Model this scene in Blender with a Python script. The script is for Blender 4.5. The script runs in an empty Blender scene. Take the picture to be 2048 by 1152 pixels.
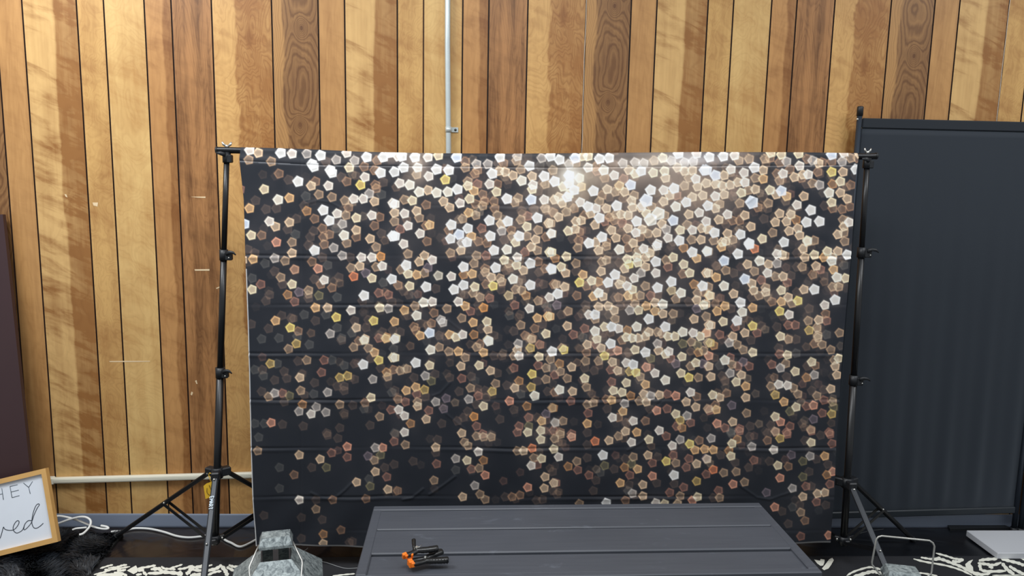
import bpy, math, random
import numpy as np
from mathutils import Vector, Matrix, noise as mnoise
random.seed(7); rng = np.random.default_rng(11)

# ------------------------------------------------------------------ camera
F = 1500.0                                    # focal length in pixels of a 2048 wide frame
CX, CY, CZ = 1.7597674, -3.0545424, 1.4837354
YAW, PITCH, ROLL = 0.0424276, 0.1432788, 0.0194789
f_ = np.array([math.sin(YAW)*math.cos(PITCH), math.cos(YAW)*math.cos(PITCH), -math.sin(PITCH)])
r0 = np.array([math.cos(YAW), -math.sin(YAW), 0.0]); u0 = np.cross(r0, f_)
r_ = r0*math.cos(ROLL)+u0*math.sin(ROLL); u_ = -r0*math.sin(ROLL)+u0*math.cos(ROLL)
CAM = np.array([CX, CY, CZ])
cd = bpy.data.cameras.new('camera'); cam = bpy.data.objects.new('camera', cd)
bpy.context.scene.collection.objects.link(cam)
cd.sensor_width = 36; cd.lens = F/2048*36; cd.clip_start = 0.05
cam.matrix_world = Matrix(((r_[0], u_[0], -f_[0], CX), (r_[1], u_[1], -f_[1], CY), (r_[2], u_[2], -f_[2], CZ), (0, 0, 0, 1)))
bpy.context.scene.camera = cam
scn = bpy.context.scene
scn.view_settings.view_transform = 'Standard'; scn.view_settings.look = 'None'
scn.view_settings.gamma = 1; scn.view_settings.use_curve_mapping = False
scn.view_settings.exposure = 0.0
# ------------------------------------------------------------------ light
w = bpy.data.worlds.new('room_light'); scn.world = w; w.use_nodes = True
w.node_tree.nodes['Background'].inputs[0].default_value = (0.93, 0.97, 1.0, 1)
w.node_tree.nodes['Background'].inputs[1].default_value = 0.47
def area(name, loc, sx, sy, power, col=(0.97, 0.985, 1.0), target=None):
    l = bpy.data.lights.new(name, 'AREA'); l.shape = 'RECTANGLE'; l.size = sx; l.size_y = sy; l.energy = power; l.color = col
    o = bpy.data.objects.new(name, l); o.location = loc
    if target:
        d = Vector(target)-Vector(loc); o.rotation_euler = d.to_track_quat('-Z', 'Y').to_euler()
    scn.collection.objects.link(o)
area('ceiling_light', (-0.1, -1.35, 3.0), 1.2, 0.6, 47, target=(0.2, -0.4, 0.8))
area('ceiling_light', (1.9, -1.9, 3.0), 1.2, 0.6, 37)
area('ceiling_light', (4.3, -1.5, 3.0), 1.2, 0.6, 27)

def aty(x, y, Y):
    d = f_+r_*(x-1024)/F-u_*(y-576)/F
    return CAM+d*(Y-CAM[1])/d[1]
def atz(x, y, Z):
    d = f_+r_*(x-1024)/F-u_*(y-576)/F
    return CAM+d*(Z-CAM[2])/d[2]
def atplane(x, y, P, n):
    d = f_+r_*(x-1024)/F-u_*(y-576)/F
    return CAM+d*np.dot(np.array(P)-CAM, n)/np.dot(d, n)
def projv(P):
    d = np.asarray(P)-CAM; z = d@f_
    return 1024+F*(d@r_)/z, 576-F*(d@u_)/z

# ------------------------------------------------------------------ helpers
def lin(c):
    return tuple((x/12.92 if x <= 0.04045 else ((x+0.055)/1.055)**2.4) for x in c)
def L4(c): return (*lin(c), 1)
COL = scn.collection
class MB:
    def __init__(s): s.v = []; s.f = []; s.m = []; s.sm = []; s.uv = None
    def add(s, vs, fs, mi=0, smooth=False):
        o = len(s.v); s.v += [tuple(map(float, p)) for p in vs]
        for f in fs: s.f.append(tuple(i+o for i in f)); s.m.append(mi); s.sm.append(smooth)
        return s
    def box(s, lo, hi, mi=0, M=None, bev=0.0):
        x0, y0, z0 = lo; x1, y1, z1 = hi
        if bev <= 0:
            vs = [(x0,y0,z0),(x1,y0,z0),(x1,y1,z0),(x0,y1,z0),(x0,y0,z1),(x1,y0,z1),(x1,y1,z1),(x0,y1,z1)]
            fs = [(0,3,2,1),(4,5,6,7),(0,1,5,4),(1,2,6,5),(2,3,7,6),(3,0,4,7)]
        else:
            b = bev; vs = []; fs = []
            rings = [(z0, b), (z0+b, 0), (z1-b, 0), (z1, b)]
            for z, i in rings:
                vs += [(x0+b,y0+i,z),(x1-b,y0+i,z),(x1-i,y0+b,z),(x1-i,y1-b,z),(x1-b,y1-i,z),(x0+b,y1-i,z),(x0+i,y1-b,z),(x0+i,y0+b,z)]
            for k in range(3):
                for j in range(8):
                    a = k*8+j; c = k*8+(j+1) % 8; fs.append((a, c, c+8, a+8))
            fs.append(tuple(range(7, -1, -1))); fs.append(tuple(range(24, 32)))
        if M is not None: vs = [tuple(M @ Vector(p)) for p in vs]
        return s.add(vs, fs, mi)
    def tube(s, pts, r, seg=12, mi=0, cap=True, sx=1.0, up=None, smooth=True):
        pts = [Vector(p) for p in pts]; n = len(pts)
        rs = r if isinstance(r, (list, tuple)) else [r]*n
        T = [(pts[min(i+1, n-1)]-pts[max(i-1, 0)]).normalized() for i in range(n)]
        a = Vector(up) if up else (Vector((0,0,1)) if abs(T[0].z) < 0.9 else Vector((0,1,0)))
        N = (a-T[0]*a.dot(T[0])).normalized(); vs = []; fs = []
        for i in range(n):
            N = (N-T[i]*N.dot(T[i])).normalized(); B = T[i].cross(N)
            for k in range(seg):
                t = 2*math.pi*k/seg
                vs.append(pts[i]+N*math.cos(t)*rs[i]+B*math.sin(t)*rs[i]*sx)
        for i in range(n-1):
            for k in range(seg):
                k2 = (k+1) % seg
                fs.append((i*seg+k, i*seg+k2, (i+1)*seg+k2, (i+1)*seg+k))
        s.add(vs, fs, mi, smooth)
        if cap:
            o = len(s.v)-len(vs)
            s.f += [tuple(o+k for k in range(seg-1, -1, -1)), tuple(o+(n-1)*seg+k for k in range(seg))]
            s.m += [mi]*2; s.sm += [False]*2
        return s
    def bar(s, a, b, wx, wy, up=(0,0,1), mi=0, bev=0.0):
        a = Vector(a); b = Vector(b); Z = (b-a).normalized(); U = Vector(up)
        X = (U-Z*U.dot(Z)).normalized(); Y = Z.cross(X)
        M = Matrix(((X.x, Y.x, Z.x, a.x), (X.y, Y.y, Z.y, a.y), (X.z, Y.z, Z.z, a.z), (0,0,0,1)))
        return s.box((-wx/2, -wy/2, 0), (wx/2, wy/2, (b-a).length), mi, M, bev)
    def ball(s, c, r, mi=0, sc=(1,1,1), nu=12, nv=8):
        vs = []; fs = []
        for i in range(nv+1):
            p = math.pi*i/nv
            for k in range(nu):
                t = 2*math.pi*k/nu
                vs.append((c[0]+r*sc[0]*math.sin(p)*math.cos(t), c[1]+r*sc[1]*math.sin(p)*math.sin(t), c[2]+r*sc[2]*math.cos(p)))
        for i in range(nv):
            for k in range(nu):
                fs.append((i*nu+k, (i+1)*nu+k, (i+1)*nu+(k+1) % nu, i*nu+(k+1) % nu))
        return s.add(vs, fs, mi, True)
    def build(s, name, mats, parent=None):
        me = bpy.data.meshes.new(name); me.from_pydata(s.v, [], s.f)
        for m in (mats if isinstance(mats, (list, tuple)) else [mats]): me.materials.append(m)
        me.polygons.foreach_set('material_index', s.m); me.polygons.foreach_set('use_smooth', s.sm)
        me.update()
        o = bpy.data.objects.new(name, me); COL.objects.link(o)
        if parent is not None:
            o.parent = parent; o.matrix_parent_inverse = parent.matrix_basis.inverted()
        return o
def tag(o, label=None, cat=None, group=None, kind=None):
    if label: o['label'] = label
    if cat: o['category'] = cat
    if group: o['group'] = group
    if kind: o['kind'] = kind
    return o
def thing(name, loc, label, cat, group=None, rz=0.0):
    o = bpy.data.objects.new(name, None); o.empty_display_size = 0.05; o.location = loc; o.rotation_euler = (0, 0, rz)
    COL.objects.link(o); return tag(o, label, cat, group)
def smooth_path(P, n=8):
    P = [Vector(p) for p in P]; out = []
    for i in range(len(P)-1):
        p0 = P[max(i-1, 0)]; p1 = P[i]; p2 = P[i+1]; p3 = P[min(i+2, len(P)-1)]
        for k in range(n):
            t = k/n
            out.append(0.5*((2*p1)+(p2-p0)*t+(2*p0-5*p1+4*p2-p3)*t*t+(3*p1-p0-3*p2+p3)*t**3))
    out.append(P[-1]); return out

# node expression helper
class E:
    def __init__(s, nt, sock): s.nt = nt; s.s = sock
    def _op(s, op, *a):
        n = s.nt.nodes.new('ShaderNodeMath'); n.operation = op
        for i, x in enumerate((s,)+a):
            if isinstance(x, E): s.nt.links.new(x.s, n.inputs[i])
            else: n.inputs[i].default_value = x
        return E(s.nt, n.outputs[0])
    def __add__(s, o): return s._op('ADD', o)
    __radd__ = __add__
    def __sub__(s, o): return s._op('SUBTRACT', o)
    def __mul__(s, o): return s._op('MULTIPLY', o)
    __rmul__ = __mul__
    def __rsub__(s, o): return (s*-1.0)+o
    def sin(s): return s._op('SINE')
    def exp(s): return s._op('EXPONENT')
    def pow(s, k): return s._op('POWER', k)
    def abs(s): return s._op('ABSOLUTE')
    def clamp(s): n = s._op('ADD', 0.0); n.s.node.use_clamp = True; return n
    def ramp(s, a, b):
        n = s.nt.nodes.new('ShaderNodeMapRange'); n.interpolation_type = 'SMOOTHSTEP'
        s.nt.links.new(s.s, n.inputs[0]); n.inputs[1].default_value = a; n.inputs[2].default_value = b
        return E(s.nt, n.outputs[0])
def nmat(name):
    m = bpy.data.materials.new(name); m.use_nodes = True
    return m, m.node_tree, m.node_tree.nodes['Principled BSDF']
def comb(nt, x, y, z=0.0):
    n = nt.nodes.new('ShaderNodeCombineXYZ')
    for i, q in enumerate((x, y, z)):
        if isinstance(q, E): nt.links.new(q.s, n.inputs[i])
        else: n.inputs[i].default_value = q
    return n.outputs[0]
def noi(nt, vec, scale=1.0, detail=2.0, rough=0.5, dist=0.0):
    n = nt.nodes.new('ShaderNodeTexNoise'); nt.links.new(vec, n.inputs['Vector'])
    n.inputs['Scale'].default_value = scale; n.inputs['Detail'].default_value = detail
    n.inputs['Roughness'].default_value = rough; n.inputs['Distortion'].default_value = dist
    return E(nt, n.outputs[0])
def mixc(nt, fac, a, b, mode='MIX'):
    n = nt.nodes.new('ShaderNodeMix'); n.data_type = 'RGBA'; n.blend_type = mode
    for sock, q in ((n.inputs[0], fac), (n.inputs[6], a), (n.inputs[7], b)):
        if isinstance(q, E): nt.links.new(q.s, sock)
        elif hasattr(q, 'node'): nt.links.new(q, sock)
        else: sock.default_value = q
    return n.outputs[2]
def plain(name, c, rough=0.5, metal=0.0, spec=0.5, var=0.08, scale=30.0, bump=0.0):
    m, nt, b = nmat(name); tc = nt.nodes.new('ShaderNodeTexCoord')
    n = noi(nt, tc.outputs['Object'], scale, 3)
    c1 = tuple(x*(1-var) for x in lin(c)); c2 = tuple(min(1, x*(1+var)) for x in lin(c))
    nt.links.new(mixc(nt, n, (*c1, 1), (*c2, 1)), b.inputs['Base Color'])
    b.inputs['Roughness'].default_value = rough; b.inputs['Metallic'].default_value = metal
    b.inputs['Specular IOR Level'].default_value = spec
    if bump > 0:
        bp = nt.nodes.new('ShaderNodeBump'); bp.inputs['Strength'].default_value = bump; bp.inputs['Distance'].default_value = 0.002
        nt.links.new(n.s, bp.inputs['Height']); nt.links.new(bp.outputs[0], b.inputs['Normal'])
    return m

# ------------------------------------------------------------------ wood panelling
def wood(name, light, dark, mask, wid, seed, freq=34, lineamp=0.2, hs=(7, 1.6), knots=(), bands=0.0, curl=1.0, arch=0.0):
    """light/dark: veneer tones; mask: how the two tones share the board (u runs over the width, v up, in metres)"""
    m, nt, b = nmat(name)
    uvn = nt.nodes.new('ShaderNodeUVMap'); sp = nt.nodes.new('ShaderNodeSeparateXYZ'); nt.links.new(uvn.outputs[0], sp.inputs[0])
    u = E(nt, sp.outputs[0]); v = E(nt, sp.outputs[1])
    big = noi(nt, comb(nt, u*hs[0], v*hs[1], seed*3.7), 1, 2.5, 0.5, 0.25*curl)
    mid = noi(nt, comb(nt, u*22, v*6, seed+9.1), 1, 3, 0.55)
    fib = noi(nt, comb(nt, u*420, v*14, seed+2.2), 1, 2)
    strk = noi(nt, comb(nt, u*38, v*2.0, seed+5.5), 1, 3, 0.6)
    blot = noi(nt, comb(nt, u*9, v*4.0, seed+7.5), 1, 3, 0.55)
    hfield = big+mid*(0.10 if not arch else 0.17)
    if arch:                          # cathedral arches: a parabola over the width, drawn out by slow ups and downs
        ua = u-0.105; hfield = hfield*0.75+ua*ua*arch+noi(nt, comb(nt, 0.5, v*2.6, seed+12.0), 1, 1)*0.9
    kmask = None
    for (ku, kv, su, sv, amp) in knots:
        du = (u-ku)*(1/su); dv = (v-kv)*(1/sv)
        g = ((du*du+dv*dv)*-1.0).exp(); hfield = hfield+g*amp
        core = ((du*du+dv*dv)*-14.0).exp()
        kmask = core if kmask is None else kmask+core
    ln = ((hfield*freq).sin()*0.5+0.5).pow(2.6)
    ln2 = ((hfield*freq*2.3+1.3).sin()*0.5+0.5)
    wob = (noi(nt, comb(nt, 0.3, v*3.2, seed+1.1), 1, 4, .6)-0.5)
    if mask[0] == 'right':            # darker heartwood to the right of a wavering edge
        base = (u+wob*mask[2]).ramp(mask[1]*wid-0.004, mask[1]*wid+0.007)
    elif mask[0] == 'blot':
        base = blot.ramp(0.5-mask[1], 0.5+mask[1])*mask[2]
    else:
        base = E(nt, strk.s).ramp(0.32, 0.70)*mask[1]
    fac = base*0.60+(strk-0.5)*0.75+(blot-0.5)*0.75+0.10
    if bands:                         # cross figure in the veneer
        bd = noi(nt, comb(nt, u*4-v*4, v*19+u*9, seed+4.4), 1, 4, 0.62, 0.4)
        bd2 = noi(nt, comb(nt, u*2, v*7+u*3, seed+6.4), 1, 2, 0.5)
        fac = fac+(bd.ramp(0.44, 0.74)*0.75+bd2.ramp(.45, .75)*.35)*bands
    fac = fac+(ln2-0.5)*lineamp*0.18+(fib-0.5)*0.12
    if kmask is not None: fac = fac+kmask*0.5
    fac = fac.clamp()
    deep = tuple(x*y for x, y in zip(lin(dark), (.62, .52, .46)))
    c1 = mixc(nt, fac, L4(light), (*lin(dark), 1))
    dk_ = (ln*lineamp*1.6*(base*.6+.4)).clamp()
    c2 = mixc(nt, dk_, c1, mixc(nt, .62, c1, (*deep, 1)))
    if kmask is not None: c2 = mixc(nt, (kmask*.55).clamp(), c2, (*deep, 1))
    nt.links.new(c2, b.inputs['Base Color'])
    b.inputs['Roughness'].default_value = 0.42; b.inputs['Specular IOR Level'].default_value = 0.38
    bp = nt.nodes.new('ShaderNodeBump'); bp.inputs['Strength'].default_value = 0.08; bp.inputs['Distance'].default_value = 0.001
    nt.links.new(fib.s, bp.inputs['Height']); nt.links.new(bp.outputs[0], b.inputs['Normal'])
    return m
I = 0.0254; S = 48*I
BW = [8, 4, 6, 4, 6, 9, 7, 4]                       # board widths of one sheet, inches
kz = [aty(604, 56, 0)[2], aty(600, 250, 0)[2]]
sh = {0: 0.0, 1: aty(1232, 12, 0)[2]-kz[0], 2: aty(1833, 112, 0)[2]-kz[0]}
oz = aty(478, 75, 0)[2]
WM = [
 wood('veneer_flame', (.86,.70,.46), (.60,.41,.22), ('right', .55, .035), .2032, 1, 60, .18, (5, 4.0), bands=.85),
 wood('veneer_burl', (.83,.66,.41), (.62,.42,.23), ('blot', .2, .35), .1016, 2, 105, .30, (11, 6.5), bands=.4, curl=2),
 wood('veneer_pale', (.87,.72,.47), (.69,.49,.27), ('blot', .2, .25), .1524, 3, 95, .22, (7, 5.0), bands=.34, curl=2),
 wood('veneer_amber', (.78,.58,.36), (.55,.36,.19), ('right', .66, -.05), .1016, 4, 80, .26, (10, 3.2), bands=.4),
 wood('veneer_brown', (.70,.50,.31), (.43,.28,.155), ('strk', .8), .1524, 5, 95, .42, (14, 2.0), bands=.25),
 wood('veneer_swirl', (.85,.67,.42), (.64,.44,.24), ('right', .42, .12), .2286, 6, 105, .42, (8, 4.0), knots=[(.14, oz, .05, .13, .4), (.15, oz-.62, .05, .12, .35)], bands=.4, curl=3),
 wood('veneer_walnut', (.73,.55,.34), (.47,.325,.20), ('right', .24, .07), .1778, 7, 105, .66, (4, 2.2), knots=[(.112, kz[0], .022, .035, .35), (.100, kz[1], .024, .035, .40), (.112, kz[0]+.39, .022, .03, .3), (.105, kz[1]-.39, .022, .03, .3)], arch=26),
 wood('veneer_honey', (.78,.59,.37), (.61,.43,.25), ('strk', .4), .1016, 8, 80, .22, (9, 1.8), bands=.25),
]
groove_dark = plain('groove_paint', (.17,.10,.07), .6)
groove_brown = plain('groove_brown', (.36,.25,.17), .6)
seam_pale = plain('seam_edge', (.80,.72,.64), .6)
chip = plain('bare_chip', (.92,.82,.66), .7)
mats = WM+[groove_dark, groove_brown, seam_pale, chip]
wall = MB(); uvs = []
ZT, G, GD = 3.1, 0.0030, 0.0045
def quad(p, uv4, mi):
    wall.add(p, [(0,1,2,3)], mi); uvs.extend(uv4)
XS = []
for s in range(-1, 5):
    x = s*S
    for k, bw in enumerate(BW):
        XS.append((s, k, x, x+bw*I)); x += bw*I
for i, (s, k, xa, xb) in enumerate(XS):
    hi = sh.get(s, [0.05, -.07][s % 2])
    a, c = xa+G, xb-G
    quad([(a,0,0),(c,0,0),(c,0,ZT),(a,0,ZT)], [(G,-hi),(c-xa,-hi),(c-xa,ZT-hi),(G,ZT-hi)], k)
    # groove at the right of the board
    gm = 8
    if s == 1 and k == 1: gm = 9
    m_ = xb
    quad([(c,0,0),(m_-.0012,GD,0),(m_-.0012,GD,ZT),(c,0,ZT)], [(0,0)]*4, gm)
    quad([(m_-.0012,GD,0),(m_+.0012,GD,0),(m_+.0012,GD,ZT),(m_-.0012,GD,ZT)], [(0,0)]*4, gm)
    quad([(m_+.0012,GD,0),(xb+G,0,0),(xb+G,0,ZT),(m_+.0012,GD,ZT)], [(0,0)]*4, gm)
    if (s, k) in ((1, 5), (3, 0)):                 # butt joint between two sheets, pale torn edge
        N = 60
        for j in range(N):
            z0, z1 = ZT*j/N, ZT*(j+1)/N
            f0 = .0012*math.sin(z0*9)+.0008*math.sin(z0*31); f1 = .0012*math.sin(z1*9)+.0008*math.sin(z1*31)
            quad([(xb-.0012+f0,-.0008,z0),(xb+.0014+f0,-.0008,z0),(xb+.0014+f1,-.0008,z1),(xb-.0012+f1,-.0008,z1)], [(0,0)]*4, 10)
def mark(pts):                                      # chips in the veneer
    P = [aty(x, y, -.0006) for x, y in pts]
    wall.add(P, [tuple(range(len(P)))], 11); uvs.extend([(0,0)]*len(P))
mark([(381,393.5),(411,393),(411,396),(395,395.2)]); mark([(389,538.5),(419,538),(419,541.5),(390,541.5)])
mark([(185,405),(196,405),(195,413),(187,411)]); mark([(129,388),(133,389),(135,395),(131,393)])
mark([(218,722),(262,721.6),(262,724),(220,724)]); mark([(262,721.6),(300,721.8),(300,723.2),(262,724)])
mark([(432,576),(439,573),(440,575),(433,578)]); mark([(40,808),(43,809),(42,811),(40,811)])
mark([(390,762),(393,760),(395,768),(393,768)]); mark([(383,783),(386,785),(384,791),(381,789)])
wall_o = wall.build('wall_back', mats)
ul = wall_o.data.uv_layers.new(name='UVMap'); ul.data.foreach_set('uv', np.array(uvs, dtype=np.float32).ravel())
tag(wall_o, kind='structure')

# ------------------------------------------------------------------ floor
m, nt, b = nmat('dark_glossy_floor')
tc = nt.nodes.new('ShaderNodeTexCoord'); n1 = noi(nt, tc.outputs['Object'], 3.0, 3); n2 = noi(nt, tc.outputs['Object'], 5.0, 2, .5, 1.5)
nt.links.new(mixc(nt, n1.ramp(.3, .7), L4((.115,.105,.115)), L4((.16,.14,.14))), b.inputs['Base Color'])
b.inputs['Roughness'].default_value = .23; b.inputs['Specular IOR Level'].default_value = .5
bp = nt.nodes.new('ShaderNodeBump'); bp.inputs['Strength'].default_value = .35; bp.inputs['Distance'].default_value = .02
nt.links.new(n2.s, bp.inputs['Height']); nt.links.new(bp.outputs[0], b.inputs['Normal'])
fl = MB().box((-1.6, -4.2, -.05), (6.3, 0.0, 0)).build('floor', m); tag(fl, kind='structure')
# vinyl skirting
bbm = plain('blue_grey_vinyl', (.47,.51,.58), .42, var=.05, scale=6)
prof = [(-.001,0),(-.009,0),(-.0065,.01),(-.005,.052),(-.003,.0585),(-.0005,.06)]
bb = MB(); N = 80; xs = np.linspace(-1.2, 6.0, N)
vs = []; fs = []
for x in xs:
    for (y, z) in prof: vs.append((x, y, z+.0006*math.sin(x*7)*(z > .02)))
for i in range(N-1):
    for j in range(len(prof)-1):
        a = i*len(prof)+j; fs.append((a, a+len(prof), a+len(prof)+1, a+1))
bb.add(vs, fs, 0, True); bbo = bb.build('baseboard_back', bbm); tag(bbo, kind='structure')

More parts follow.
